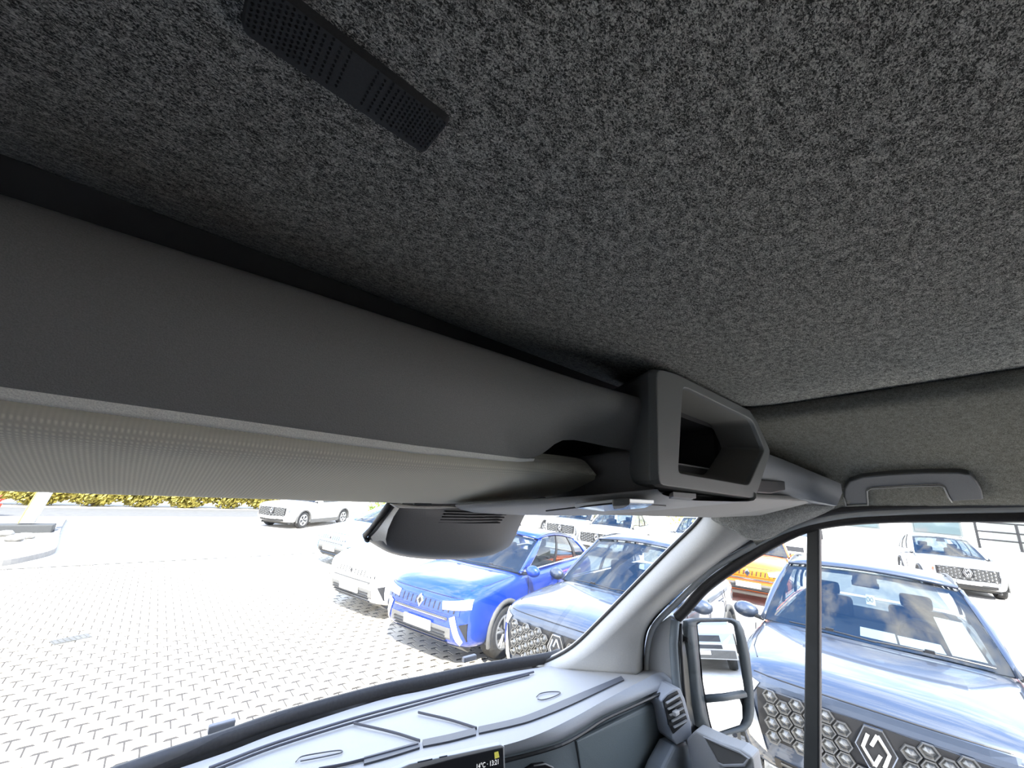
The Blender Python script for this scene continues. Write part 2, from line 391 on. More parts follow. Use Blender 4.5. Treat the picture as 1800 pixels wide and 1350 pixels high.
# low stones on the island
for k, (a, b) in enumerate([(4, 949), (20, 958), (40, 953)]):
    p = ground(a, b); bm = bmesh.new(); bmesh.ops.create_icosphere(bm, subdivisions=2, radius=.16)
    for q in bm.verts: q.co = Vector((q.co.x * 1.3, q.co.y, q.co.z * .6)) * random.uniform(.85, 1.1)
    me = bpy.data.meshes.new('stone'); bm.to_mesh(me); bm.free(); me.materials.append(KERB)
    o = bpy.data.objects.new('stone', me); COL.objects.link(o); o.location = (p.x, p.y, .16)
    tag(o, ['grey island stone nearest the frame edge', 'flat grey stone in front of the sign plinth', 'smaller grey stone beside the flat one'][k], 'stone', 'stones on the island')

# ================================================================== CARS
def body_half(w, zb, zt, cr):
    return [(0, zb), (w * .80, zb), (w * .955, zb + .07), (w * .995, zb + .26), (w, zb + (zt - zb) * .60), (w * .985, zt - .11), (w * .925, zt - .015), (w * .62, zt + cr * .65), (w * .3, zt + cr * .93), (0, zt + cr)]
def make_car(name, label, loc, ang, pnt, style='suv', group='parked cars', scale=(1, 1, 1), detail=2, plate=True, windscreen_things=False):
    """nose at the local origin pointing along +x; the body runs back along -x"""
    root = thing(name, label, 'car', loc, ang, group); root.scale = scale
    def B(n, v, f, m, par=None, **k): return build(n, v, f, m, par or root, local=True, **k)
    if style == 'suv':
        ST = [(.00, .62, .46, .87, .02), (.04, .76, .32, .955, .03), (.15, .85, .25, 1.01, .04), (.40, .905, .22, 1.035, .045), (.85, .925, .2, 1.06, .04), (1.35, .93, .2, 1.085, .02),
              (1.6, .93, .2, 1.075, .0), (2.4, .935, .2, 1.08, 0), (3.4, .935, .2, 1.09, 0), (4.0, .915, .24, 1.10, 0), (4.36, .86, .3, 1.07, 0), (4.5, .76, .42, .98, 0)]
    else:
        ST = [(.00, .60, .42, .76, .02), (.05, .74, .30, .86, .03), (.18, .84, .23, .93, .045), (.42, .885, .2, .985, .05), (.80, .90, .2, 1.035, .045), (1.12, .905, .2, 1.07, .02),
              (1.6, .905, .2, 1.06, .0), (2.3, .905, .2, 1.07, 0), (3.2, .905, .2, 1.09, 0), (3.8, .88, .24, 1.10, 0), (4.12, .83, .3, 1.06, 0), (4.25, .74, .42, .95, 0)]
    L = ST[-1][0]; W = max(s[1] for s in ST)
    rows = []
    for s, w, zb, zt, crn in ST:
        h = body_half(w, zb, zt, crn)
        ring = [Vector((-s, y, z)) for y, z in h] + [Vector((-s, -y, z)) for y, z in h[-2:0:-1]]
        rows.append(ring)
    v, f = loft(rows, True, True)
    ob = B('body', v, f, pnt, smooth=True, sub=2)
    ax = [.86, .86 + (2.72 if style == 'suv' else 2.62)]
    if detail >= 1:
        cut = []
        for a in ax:
            for sgn in (1, -1):
                rr = [[Vector((-a + .385 * math.cos(t), y, .34 + .385 * math.sin(t))) for t in [2 * math.pi * k / 28 for k in range(28)]] for y in (sgn * .62, sgn * 1.2)]
                cut.append(loft(rr, True, True))
        v, f = join(*cut); cm = bpy.data.meshes.new('cut'); cm.from_pydata([tuple(p) for p in v], [], f)
        bmx = bmesh.new(); bmx.from_mesh(cm); bmesh.ops.recalc_face_normals(bmx, faces=bmx.faces); bmx.to_mesh(cm); bmx.free()
        cobj = bpy.data.objects.new('cut', cm); COL.objects.link(cobj)
        ob.parent = None
        bo = ob.modifiers.new('c', 'BOOLEAN'); bo.object = cobj; bo.operation = 'DIFFERENCE'; bo.solver = 'FAST'
        dg = bpy.context.evaluated_depsgraph_get(); nm = bpy.data.meshes.new_from_object(ob.evaluated_get(dg))
        ob.modifiers.clear(); ob.data = nm; nm.name = 'body'; ob.parent = root
        bpy.data.objects.remove(cobj)
        if not nm.materials: nm.materials.append(pnt)
        for p in nm.polygons: p.use_smooth = True
    from mathutils.bvhtree import BVHTree
    bvh = BVHTree.FromPolygons([v_.co.copy() for v_ in ob.data.vertices], [tuple(p_.vertices) for p_ in ob.data.polygons])
    # wheels and arch cladding
    for a in ax:
        for sgn in (1, -1):
            prof = [(.20, -.10), (.30, -.115), (.335, -.10), (.345, -.04), (.345, .04), (.335, .10), (.30, .115), (.20, .10)]
            n = 26; rws = [[Vector((-a + r * math.cos(2 * math.pi * k / n), sgn * (W - .125) + o, .345 + r * math.sin(2 * math.pi * k / n))) for r, o in prof] for k in range(n + 1)]
            v, f = loft(rws, True); wh = B('wheel', v, f, TYRE, smooth=True)
            parts = []
            yo = sgn * (W - .03)
            for k in range(5):
                t = 2 * math.pi * k / 5 + .3
                for d in (-.16, .16):
                    c0 = Vector((-a + .04 * math.cos(t), yo, .345 + .04 * math.sin(t))); c1 = Vector((-a + .205 * math.cos(t + d), yo + sgn * .012, .345 + .205 * math.sin(t + d)))
                    parts.append(tube([c0, c1], .016, .012, Vector((0, 1, 0)), 6))
            rw = [[Vector((-a + r * math.cos(2 * math.pi * k / n), sgn * (W - .125) + sgn * o, .345 + r * math.sin(2 * math.pi * k / n))) for r, o in [(.205, .02), (.225, .105), (.20, .112), (.19, .03)]] for k in range(n + 1)]
            parts.append(loft(rw, True))
            v, f = join(*parts); B('rim', v, f, SILVER, wh)
            dk = [Vector((-a + .2 * math.cos(2 * math.pi * k / n), sgn * (W - .09), .345 + .2 * math.sin(2 * math.pi * k / n))) for k in range(n)]
            v, f = prism(dk, (0, -sgn * .05, 0)); B('brake_disc', v, f, CLAD, wh)
            if detail >= 1:
                rws = []
                for k in range(19):
                    t = math.radians(-14 + 208 * k / 18)
                    rws.append([Vector((-a + r * math.cos(t), sgn * o, max(.2, .34 + r * math.sin(t)))) for r, o in [(.37, W - .10), (.375, W + .012), (.43, W + .012), (.44, W - .02)]])
                v, f = loft(rws); B('wheel_arch', v, f, CLAD, smooth=True)
    if detail >= 1:
        for sgn in (1, -1):
            v, f = prism([Vector((-ax[0] - .42, sgn * (W - .03), .2)), Vector((-ax[1] + .42, sgn * (W - .03), .2)), Vector((-ax[1] + .42, sgn * (W - .03), .36)), Vector((-ax[0] - .42, sgn * (W - .03), .36))], (0, sgn * .04, 0))
            B('sill', v, f, CLAD, bevel=.01)
    # greenhouse
    if style == 'suv': wb, wt, rt, rb, zr, rf = 1.28, 2.18, 3.85, 4.38, 1.645, .62
    else: wb, wt, rt, rb, zr, rf = 1.05, 1.92, 3.60, 4.10, 1.53, .58
    zc = 1.095
    def wpt(u, t):   # windscreen: u -1..1 across, t 0..1 up
        y = u * (.85 * (1 - t) + .69 * t); s = wb + (wt - wb) * t + .16 * (1 - .4 * t) * u * u; z = zc + (zr - zc) * (t * 1.0 - .10 * t * (1 - t) * -1) - .055 * u * u * t - .02 * (1 - t) * u * u
        return Vector((-s, y, z))
    rows = [[wpt(-1 + 2 * i / 10, j / 6) for i in range(11)] for j in range(7)]
    v, f = loft(rows); B('windscreen', v, f, CARGLASS, smooth=True)
    # black frit around the screen edge, just inside the glass
    bands = []
    for (u0, u1, t0, t1) in [(-1, 1, 0, .09), (-1, 1, .93, 1), (-1, -.91, .09, .93), (.91, 1, .09, .93)]:
        bands.append(loft([[wpt(u0 + (u1 - u0) * i / 8, t0 + (t1 - t0) * j / 3) + Vector((-.012, 0, -.012)) for i in range(9)] for j in range(4)]))
    bands.append(loft([[wpt(-.14 + .28 * i / 4, .78 + .16 * j / 2) + Vector((-.012, 0, -.012)) for i in range(5)] for j in range(3)]))
    v, f = join(*bands); B('frit_band', v, f, BLACK)
    rows = []
    for k in range(9):
        t = k / 8; s = wt + (rt - wt) * t; zz = zr + .055 * math.sin(math.pi * min(1, t * 1.15 + .05)) - .07 * t * t; hw = (.69 + .01 * math.sin(math.pi * t)) - .05 * t * t
        rows.append([Vector((-s - .16 * .6 * (1 - t) * u * u, u * hw, zz - .055 * u * u)) for u in [-1 + 2 * i / 8 for i in range(9)]])
    roof_rows = rows
    v, f = loft(rows); B('roof', v, f, pnt, smooth=True, solid=.03, off=1)
    zrt = rows[-1][4].z
    rows = [[Vector((-(rt + (rb - rt) * t), u * (.55 + .19 * t), zrt - .055 * u * u * (1 - t) - (zrt - 1.08) * t)) for u in [-1 + 2 * i / 6 for i in range(7)]] for t in [0, .33, .66, 1]]
    v, f = loft(rows); B('rear_window', v, f, CARGLASS, smooth=True)
    for sgn in (1, -1):
        lo = [Vector((-(wb + .17), sgn * .855, 1.075)), Vector((-(rb - .12), sgn * .80, 1.10))]
        tp = [roof_rows[0][-1 if sgn > 0 else 0] + Vector((0, 0, -.012)), roof_rows[-1][-1 if sgn > 0 else 0] + Vector((0, 0, -.012))]
        def sp(a, b):
            l = lo[0].lerp(lo[1], a); k = a * 8; i = min(7, int(k)); e = -1 if sgn > 0 else 0
            u = roof_rows[i][e].lerp(roof_rows[i + 1][e], k - i) + Vector((0, sgn * .005, -.01))
            return l.lerp(u, b) + Vector((0, sgn * .035 * math.sin(math.pi * b), 0))
        def patch(a0, a1, b0=0, b1=1, n=6, off=0.0): return loft([[sp(a0 + (a1 - a0) * i / n, b0 + (b1 - b0) * j / 4) + Vector((0, sgn * off, 0)) for i in range(n + 1)] for j in range(5)])
        v, f = patch(.07, .40); B('side_window', v, f, CARGLASS, smooth=True)
        v, f = patch(.43, .72); B('side_window', v, f, CARGLASS, smooth=True)
        v, f = patch(.76, .93); B('side_window', v, f, CARGLASS, smooth=True)
        v, f = patch(-.01, .07); B('front_pillar', v, f, pnt, smooth=True, solid=.03)
        v, f = patch(.40, .43); B('centre_pillar', v, f, BLACK, solid=.02)
        v, f = patch(.72, .76); B('rear_pillar', v, f, BLACK, solid=.02)
        v, f = patch(.93, 1.01); B('tail_pillar', v, f, pnt, smooth=True, solid=.03)
        e = -1 if sgn > 0 else 0
        v, f = loft([[wpt(sgn, t), wpt(sgn, t) + Vector((-.02, sgn * .03, .012)), sp(0, t) + Vector((.0, sgn * .012, .01)), sp(0.0, t)] for t in [k / 8 for k in range(9)]])
        B('front_pillar', v, f, pnt, smooth=True, solid=.012)
        rp = [roof_rows[k][e] + Vector((0, -sgn * .02, .02 + .02 * math.sin(math.pi * k / 8))) for k in range(9)]
        v, f = tube(rp, .014, .014, Vector((0, 0, 1)), 6); B('roof_rail', v, f, BLACK)
        v, f = tube([sp(a, 0.0) + Vector((0, sgn * .012, 0)) for a in (0, .25, .5, .75, .95)], .012, .012, Vector((0, 0, 1)), 6); B('belt_strip', v, f, CHROME if detail > 1 else BLACK)
        # door mirror
        mc = Vector((-(wb + .30), sgn * (W + .11), 1.10))
        bm = bmesh.new(); bmesh.ops.create_uvsphere(bm, u_segments=14, v_segments=10, radius=1)
        for q in bm.verts: q.co = Vector((q.co.x * (.085 if q.co.x > 0 else .04), q.co.y * .125, q.co.z * .085))
        v = [mc + q.co for q in bm.verts]; f = [tuple(x.index for x in fc.verts) for fc in bm.faces]; bm.free()
        mr = B('door_mirror', v, f, pnt, smooth=True)
        v, f = tube([Vector((-(wb + .28), sgn * (W - .06), 1.045)), Vector((-(wb + .29), sgn * (W + .03), 1.06)), mc + Vector((0, 0, -.05))], .025, .03, Vector((1, 0, 0)), 6); B('stalk', v, f, BLACK, mr)
        # doors: seams and handles
        if detail >= 1:
            yy = sgn * (W + .001)
            for sx, nm in ((-1.42, 'door_seam'), (-2.42, 'door_seam'), (-3.36, 'door_seam')):
                v, f = tube([Vector((sx + .02, sgn * (W - .012), 1.02)), Vector((sx, yy, .85)), Vector((sx, yy, .6)), Vector((sx + .03, sgn * (W - .002), .38))], .005, .005, Vector((1, 0, 0)), 5); B(nm, v, f, BLACK)
            for sx in (-2.28, -3.22):
                v, f = box((sx, sgn * (W + .012), .90), (.22, .03, .028)); hd = B('door_handle', v, f, CHROME if detail > 1 else pnt, bevel=.01)
    # interior: dashboard, seats, wheel
    v, f = box((-(wb + .52), 0, 1.085), (.72, 1.5, .05)); B('interior_shelf', v, f, INTER, bevel=.02)
    v, f = box((-2.9, 0, 1.06), (2.2, 1.5, .06)); B('cabin_floor', v, f, INTER)
    for sy in (.38, -.38):
        v, f = box((-2.6, sy, 1.16), (.14, .46, .26)); st = B('seat', v, f, INTER, bevel=.04)
        v, f = box((-2.63, sy, 1.36), (.09, .25, .14)); B('headrest', v, f, INTER, st, bevel=.03)
    tw = [Vector((-1.98 + .09 * math.sin(t) * .4, .38 + .17 * math.cos(t), 1.14 + .15 * math.sin(t))) for t in [2 * math.pi * k / 20 for k in range(21)]]
    v, f = tube(tw, .014, .014, Vector((1, 0, 0)), 6); B('steering_wheel', v, f, INTER)
    bm = None
    v, f = box((wpt(0, .86).x - .05, 0, wpt(0, .86).z - .05), (.03, .22, .06)); B('interior_mirror', v, f, INTER, bevel=.01)
    # wipers
    for (u0, u1, tt) in ((.88, .02, .03), (.05, -.72, .025)):
        pts = [wpt(u0 + (u1 - u0) * k / 6, tt + .015 * math.sin(math.pi * k / 6)) + Vector((.022, 0, .018)) for k in range(7)]
        v, f = tube(pts, .009, .007, Vector((0, 0, 1)), 6); wi = B('wiper', v, f, BLACK)
        v, f = box(pts[3] + Vector((.01, 0, .01)), (.03, .06, .025)); B('wiper_joint', v, f, BLACK, wi)
    # bonnet shut line and crease
    def top(s, y):
        h = bvh.ray_cast(Vector((-s, y, 2)), Vector((0, 0, -1)), 3)[0]
        return h.z if h else 1.0
    for sgn in (1, -1):
        v, f = tube([Vector((-s, sgn * y, top(s, y))) for s, y in ((.24, .70), (.5, .77), (.8, .80), (1.1, .81))], .006, .006, Vector((0, 0, 1)), 5); B('bonnet_seam', v, f, BLACK)
    # ---- front face
    def fx(y, z):   # x of the front skin, read off the finished body
        h = bvh.ray_cast(Vector((1, y, z)), Vector((-1, 0, 0)), 3)[0]
        return h.x if h and h.x > -.7 else -.3
    def face(polyyz, push, m, nm, thick=.02, par=None, **k):
        if len(polyyz) == 4:      # follow the curved skin
            A_, B_, C_, D_ = [Vector((y, z, 0)) for y, z in polyyz]; n_ = 6; rows = []
            for i in range(n_ + 1):
                l = A_.lerp(D_, i / n_); r = B_.lerp(C_, i / n_); row = []
                for j in range(n_ + 1):
                    q = l.lerp(r, j / n_); row.append(Vector((fx(q.x, q.y) + push * .5, q.x, q.y)))
                rows.append(row)
            v, f = loft(rows); return B(nm, v, f, m, par, solid=min(.008, thick), off=0)
        P = [Vector((fx(y, z) + push, y, z)) for y, z in polyyz]
        v, f = prism(P, (-thick, 0, 0)); return B(nm, v, f, m, par, **k)
    def strip(y0, y1, z0, z1, push, m, nm, n=10, th=.03, par=None, zz=None):
        rows = []
        for i in range(n + 1):
            y = y0 + (y1 - y0) * i / n; a = z0 if zz is None else zz(y)[0]; b = z1 if zz is None else zz(y)[1]
            rows.append([Vector((fx(y, a) + push - th, y, a)), Vector((fx(y, a) + push, y, a)), Vector((fx(y, (a + b) / 2) + push, y, (a + b) / 2)), Vector((fx(y, b) + push, y, b)), Vector((fx(y, b) + push - th, y, b))])
        v, f = loft(rows, True, True); return B(nm, v, f, m, par)
    # leading edge of the bonnet
    zg_ = .945 if style == 'suv' else .855
    sm = [(-.70 + 1.4 * k / 14) for k in range(15)]
    v, f = tube([Vector((fx(y, zg_), y, zg_)) for y in sm], .006, .006, Vector((0, 0, 1)), 5); B('bonnet_gap', v, f, BLACK)
    if style == 'suv':
        gr_ = strip(-.68, .68, .50, .84, .012, BLACK, 'grille', 14, .05, None, lambda y: (.50 + .03 * (abs(y) / .68), .862 - .012 * (abs(y) / .68)))
        cw, ch = .084, .092
        for c in range(-8, 9):
            for r in range(-2, 3):
                y = c * cw; z = .688 + (r + (.5 if c % 2 else 0)) * ch
                if abs(y) > .66 or z > .835 or z < .53 or (abs(y) < .11 and abs(z - .73) < .13): continue
                ring = [(1.0, 0), (.45, .5), (-.45, .5), (-1.0, 0), (-.45, -.5), (.45, -.5)]
                x0 = fx(y, z); vv = []
                for (sc_, dx) in ((1.0, 0.012), (.93, .024), (.80, .024), (.66, .004)):
                    for cy_, cz_ in ring: vv.append(Vector((fx(y + cy_ * cw * .64 * sc_, z) + .012 + dx, y + cy_ * cw * .64 * sc_, z + cz_ * ch * .97 * sc_)))
                ff = grid_faces(4, 6, 0, True); vv.append(Vector((x0 + .034, y, z - .006)))
                for k in range(6): ff.append((18 + k, 18 + (k + 1) % 6, 24))
                B('grille_cell', vv, ff, GRILLEM, gr_)
        strip(-.72, .72, .868, .935, .004, pnt, 'grille_lip', 14, .05)
        # emblem: angular plate with two interlocked open diamonds
        def rhomb(w, h, zc_=.735): return [(0 - w * .45, zc_ + h), (w * .45, zc_ + h), (w, zc_), (w * .45, zc_ - h), (-w * .45, zc_ - h), (-w, zc_)]
        em = face(rhomb(.105, .125), .052, CHROME, 'emblem', .03)
        face(rhomb(.098, .117), .056, BLACK, 'emblem_plate', .01, em)
        def bar(pts, wd, par, push=.064):
            P = [Vector((fx(0, .735) + push, y, z)) for y, z in pts]; v, f = tube(P, wd, .004, Vector((1, 0, 0)), 4); B('emblem_bar', v, f, CHROME, par)
        zc_ = .735
        bar([(.030, zc_ - .085), (.064, zc_), (.018, zc_ + .095)][::1], .0095, em); bar([(.018, zc_ + .095), (-.020, zc_ + .02)], .0095, em)
        bar([(-.030, zc_ + .085), (-.064, zc_), (-.018, zc_ - .095)], .0095, em); bar([(-.018, zc_ - .095), (.020, zc_ - .02)], .0095, em)
        for sgn in (1, -1):
            face([(sgn * y, z) for y, z in [(.66, .89), (.82, .93), (.85, .83), (.72, .79)]], .035, LAMP, 'headlight', .05)
            face([(sgn * y, z) for y, z in [(.72, .78), (.82, .79), (.76, .48), (.64, .42)]], .03, CHROME, 'running_light', .04)
        strip(-.60, .60, .27, .40, .012, BLACK, 'lower_intake', 12)
        for k in range(3): strip(-.56, .56, .29 + k * .04, .302 + k * .04, .02, CLAD, 'intake_slat', 8, .02)
        strip(-.72, .72, .18, .26, .03, WHITE if detail > 1 else CLAD, 'bumper_lip', 14, .06)
        if plate: strip(-.26, .26, .39, .49, .045, WHITE, 'number_plate', 4, .02)
    else:
        up_ = strip(-.70, .70, .66, .79, .015, pnt, 'upper_grille', 14, .04)
        for k in range(15):
            y = -.62 + k * .0886
            if abs(y) < .07: continue
            face([(y - .012, .68), (y + .010, .68), (y + .030, .78), (y + .008, .78)], .024, BLACK, 'grille_slot', .012, up_)
        def rh2(w, h, zc_=.735): return [(0, zc_ + h), (w, zc_), (0, zc_ - h), (-w, zc_)]
        em = face(rh2(.062, .085), .04, CHROME, 'emblem', .02); face(rh2(.032, .048), .045, BLACK, 'emblem_plate', .01, em)
        strip(-.52, .52, .585, .615, .02, CLAD, 'grille_bar', 12, .03); strip(-.5, .5, .594, .602, .03, CHROME, 'chrome_strip', 12, .02)
        strip(-.58, .58, .27, .50, .014, CLADM, 'lower_intake', 12, .05)
        for k in range(4): strip(-.50, .50, .30 + k * .045, .315 + k * .045, .03, BLACK, 'intake_slat', 8, .03)
        strip(-.70, .70, .19, .28, .02, CLADM, 'bumper_lip', 14, .06)
        for sgn in (1, -1):
            face([(sgn * y, z) for y, z in [(.42, .80), (.80, .86), (.81, .745), (.44, .705)]], .04, LAMP, 'headlight', .06)
            face([(sgn * y, z) for y, z in [(.56, .62), (.64, .66), (.74, .36), (.69, .30)]], .032, LAMP, 'running_light', .04)
            face([(sgn * y, z) for y, z in [(.71, .56), (.79, .58), (.775, .36)]], .03, BLACK, 'air_slot', .04)
        if plate: strip(-.26, .26, .41, .53, .05, WHITE, 'number_plate', 4, .02)
    if windscreen_things:
        def sheet(u0, u1, t0, t1, nm, lab, sink=.03):
            P = [wpt(u, t) + Vector((-sink, 0, -sink * .6)) for u, t in ((u0, t0), (u1, t0), (u1 * .97, t1), (u0 * .97, t1))]
            v, f = prism(P, (-.002, 0, -.002)); o = B(nm, v, f, PAPER); o['label'] = lab
        sheet(.62, .86, .10, .52, 'paper_sheet', 'white paper sheet leaning behind the windscreen corner')
        sheet(.24, .58, .085, .19, 'paper_sheet', 'white paper lying along the windscreen base')
        sheet(-.08, .22, .085, .20, 'paper_sheet', 'white paper lying mid windscreen base')
        sheet(.0, .09, .50, .64, 'price_label', 'small white label in the middle of the windscreen', .008)
        for q in (.022, .058):
            P = [wpt(q + .013 * math.cos(t), .57 + .03 * math.sin(t)) + Vector((-.004, 0, -.002)) for t in [2 * math.pi * k / 12 for k in range(13)]]
            v, f = tube(P, .003, .002, Vector((1, 0, 0)), 4); B('label_mark', v, f, MATS['grey_strip'])
    return root
def place(ex, ey, deg): return (ex, ey, 0.0), math.pi + math.radians(deg)
l, a = place(4.22, .67, 6); make_car('parked_suv', 'dark slate-blue SUV with papers behind its windscreen, facing the passenger window', l, a, P_GREY, 'suv', plate=False, windscreen_things=True, scale=(1, 1.07, 1.015))
l, a = place(3.58, 3.10, 9); make_car('parked_suv', 'slate-blue SUV with honeycomb grille, half hidden by the windscreen pillar', l, a, P_GREY, 'suv')
l, a = place(3.16, 5.30, 14); make_car('parked_car', 'bright blue crossover between the white car and the slate-blue SUV', l, a, P_BLUE, 'cross')
l, a = place(2.98, 7.45, 14); make_car('parked_car', 'white crossover parked beside the bright blue one', l, a, P_WHITE, 'cross')
l, a = place(3.85, 11.4, 14); make_car('parked_car', 'light blue car at the far end of the parked row', l, a, paint('pale_blue_paint', (.25, .42, .70), .2), 'cross', detail=1)
l, a = place(6.2, 20.2, 150); make_car('parked_car', 'white car standing at the road end below the visor', (4.0, 19.6, 0), math.radians(215), P_WHITE, 'suv', detail=1)
l, a = place(19.5, .25, 14); make_car('parked_suv', 'light silver SUV in the second row behind the slate-blue one', l, a, P_SILV, 'suv', detail=1)
l, a = place(6.2, -1.95, 10); make_car('parked_car', 'red car parked just past the papered SUV, at the edge of the side window', l, a, P_RED, 'cross', detail=1)
# ---- vans: one in the second row, two behind for the door mirror
def make_van(name, label, loc, ang, pnt, group='parked vans'):
    root = thing(name, label, 'van', loc, ang, group)
    def B(n, v, f, m, par=None, **k): return build(n, v, f, m, par or root, local=True, **k)
    prof = [(0, .35), (.0, .75), (-.12, 1.02), (-.80, 1.22), (-1.55, 2.15), (-1.9, 2.32), (-5.4, 2.36), (-5.5, 2.2), (-5.5, .35)]
    rows = []
    for y, k in ((-.98, 0), (-1.0, .06), (1.0, .06), (.98, 0)):
        rows.append([Vector((x, y * (1 - .10 * max(0, (z - 1.1)) / 1.2), z)) for x, z in prof])
    v, f = loft(rows, True, True); B('body', v, f, pnt, bevel=.04)
    def q(x0, z0, x1, z1, w0, w1, nm, m, push=.02, th=.01):
        d = Vector((z1 - z0, 0, -(x1 - x0))).normalized() * push
        P = [Vector((x0, -w0, z0)) + d, Vector((x0, w0, z0)) + d, Vector((x1, w1, z1)) + d, Vector((x1, -w1, z1)) + d]; v, f = prism(P, -d * .9); return B(nm, v, f, m, bevel=.005)
    q(-.86, 1.30, -1.48, 2.06, .86, .80, 'windscreen', mat('van_glass', (.05, .07, .09), .05, coat=1.0), .02)
    q(.01, .62, -.09, .96, .62, .60, 'grille', BLACK); q(.0, .38, .0, .58, .95, .95, 'bumper', CLAD, .05)
    q(.0, .47, .0, .58, .26, .26, 'number_plate', PAPER, .07)
    for s in (1, -1):
        v, f = prism([Vector((-.03, s * .66, .80)), Vector((-.14, s * .93, .98)), Vector((-.10, s * .95, .74)), Vector((-.02, s * .70, .68))], (.05, 0, 0)); B('headlight', v, f, LAMP)
        v, f = prism([Vector((-1.0, s * .985, 1.28)), Vector((-1.62, s * .93, 1.98)), Vector((-2.25, s * .93, 1.98)), Vector((-2.25, s * .985, 1.28))], (0, s * .012, 0)); B('side_window', v, f, MATS['van_glass'])
        v, f = box((-1.0, s * 1.14, 1.42), (.12, .2, .34)); B('door_mirror', v, f, BLACK, bevel=.03)
        for x in (-.85, -4.4):
            n = 20; rws = [[Vector((x + r * math.cos(2 * math.pi * k / n), s * .88 + o, .36 + r * math.sin(2 * math.pi * k / n))) for r, o in [(.16, -.11), (.34, -.11), (.36, 0), (.34, .12), (.16, .12)]] for k in range(n + 1)]
            v, f = loft(rws, True); wh = B('wheel', v, f, TYRE, smooth=True)
            v, f = prism([Vector((x + .18 * math.cos(2 * math.pi * k / n), s * .94, .36 + .18 * math.sin(2 * math.pi * k / n))) for k in range(n)], (0, s * .04, 0)); B('rim', v, f, SILVER, wh)
    return root
make_van('parked_van', 'white van behind the divider bar', (17.5, 4.6, 0), math.pi + math.radians(14), P_WHITE)['label'] = 'white van far behind the papered SUV roof, beside the divider bar'
make_van('parked_van', 'white van', (4.6, -12.5, 0), math.radians(100), P_SILV)['label'] = 'light grey van facing the door mirror, seen in its upper glass on the van side'
make_van('parked_van', 'white van', (7.3, -13.2, 0), math.radians(100), paint('steel_paint', (.2, .22, .25), .3))['label'] = 'darker steel-grey van facing the door mirror, outer one in its upper glass'
l, a = place(11.2, 3.75, 14); make_car('parked_car', 'orange car behind the mirror of the papered SUV', l, a, P_ORANGE, 'cross', detail=1)
for k, (x, y, m, lb) in enumerate([(13.0, 9.5, P_WHITE, 'white car in the second row above the slate-blue SUV roof'), (14.2, 12.4, P_SILV, 'grey car in the second row above the blue crossover'),
                               (12.6, 15.4, P_WHITE, 'white car in the second row beside the camera housing'), (14.6, 6.6, P_SILV, 'light grey car in the second row left of the white van')]):
    l, a = place(x, y, 14); make_car('parked_car', lb, l, a, m, 'suv', detail=1)
# building and railing beyond the right-hand cars
WALLM = mat('building_render', (.66, .66, .65), .9, var=.04, scale=2)
bl = thing('building', 'white rendered building beyond the cars on the right', 'building', (38, 2, 0))
v, f = box((5, 0, 3.4), (10, 9, 6.8)); build('wall', v, f, WALLM, bl, local=True)
v, f = box((5, 9.5, 2.6), (10, 10, 5.2)); build('side_wing', v, f, WALLM, bl, local=True)
v, f = box((4.2, -8.4, 3.0), (9, 11, 6.0)); build('side_wing', v, f, mat('building_grey', (.20, .225, .21), .9), bl, local=True)
for (y, z, w, h) in ((-.6, 1.75, 2.2, 1.0), (3.0, 1.75, 1.8, 1.0), (8.6, 2.6, 2.2, 1.1), (-9, 2.7, 2.4, 1.2)):
    xo = -.3 if y < -5 else 0; v, f = box((xo - .05, y, z), (.1, w, h)); fr = build('window', v, f, mat('window_frame_grey', (.14, .16, .16), .5), bl, local=True)
    v, f = box((xo - .11, y, z), (.03, w - .2, h - .2)); build('pane', v, f, mat('far_pane', (.10, .14, .15), .08, coat=1), fr, local=True)
rl = thing('railing', 'dark metal railing at the loading ramp beside the building', 'railing', (30.0, -1.0, 0))
v, f = box((0, -1.2, .55), (2.4, 4.2, 1.1)); build('ramp', v, f, mat('ramp_concrete', (.4, .4, .39), .9), rl, local=True)
for y in (.8, -.4, -1.6, -2.8):
    v, f = tube([Vector((-1.1, y, 1.1)), Vector((-1.1, y, 2.25))], .05, seg=6); build('post', v, f, BLACK, rl, local=True)
for z in (1.5, 1.85, 2.25):
    v, f = tube([Vector((-1.1, .8, z)), Vector((-1.1, -2.8, z))], .04, seg=6, nref=Vector((0, 0, 1))); build('rail', v, f, BLACK, rl, local=True)

# ================================================================== VAN CAB: shell
YB = -1.55                    # bulkhead
def roofz(y): return .273 - .068 * y + (0.55 * (y - .25) ** 2 if y > .25 else 0)
rows = []
for y in [YB + (0.2 - YB) * i / 8 for i in range(8)] + [.2 + .46 * i / 20 for i in range(21)]:
    rows.append([Vector((x, y, roofz(y))) for x in (-.72, -.4, -.1, .2, .5, .8, 1.0, 1.172)])
v, f = loft(rows); o = build('ceiling', v, f, HEAD, solid=.03, off=1); 

for p_ in o.data.polygons: p_.use_smooth = True
tag(o, 'dark grey heathered felt headliner of the van roof', kind='structure')
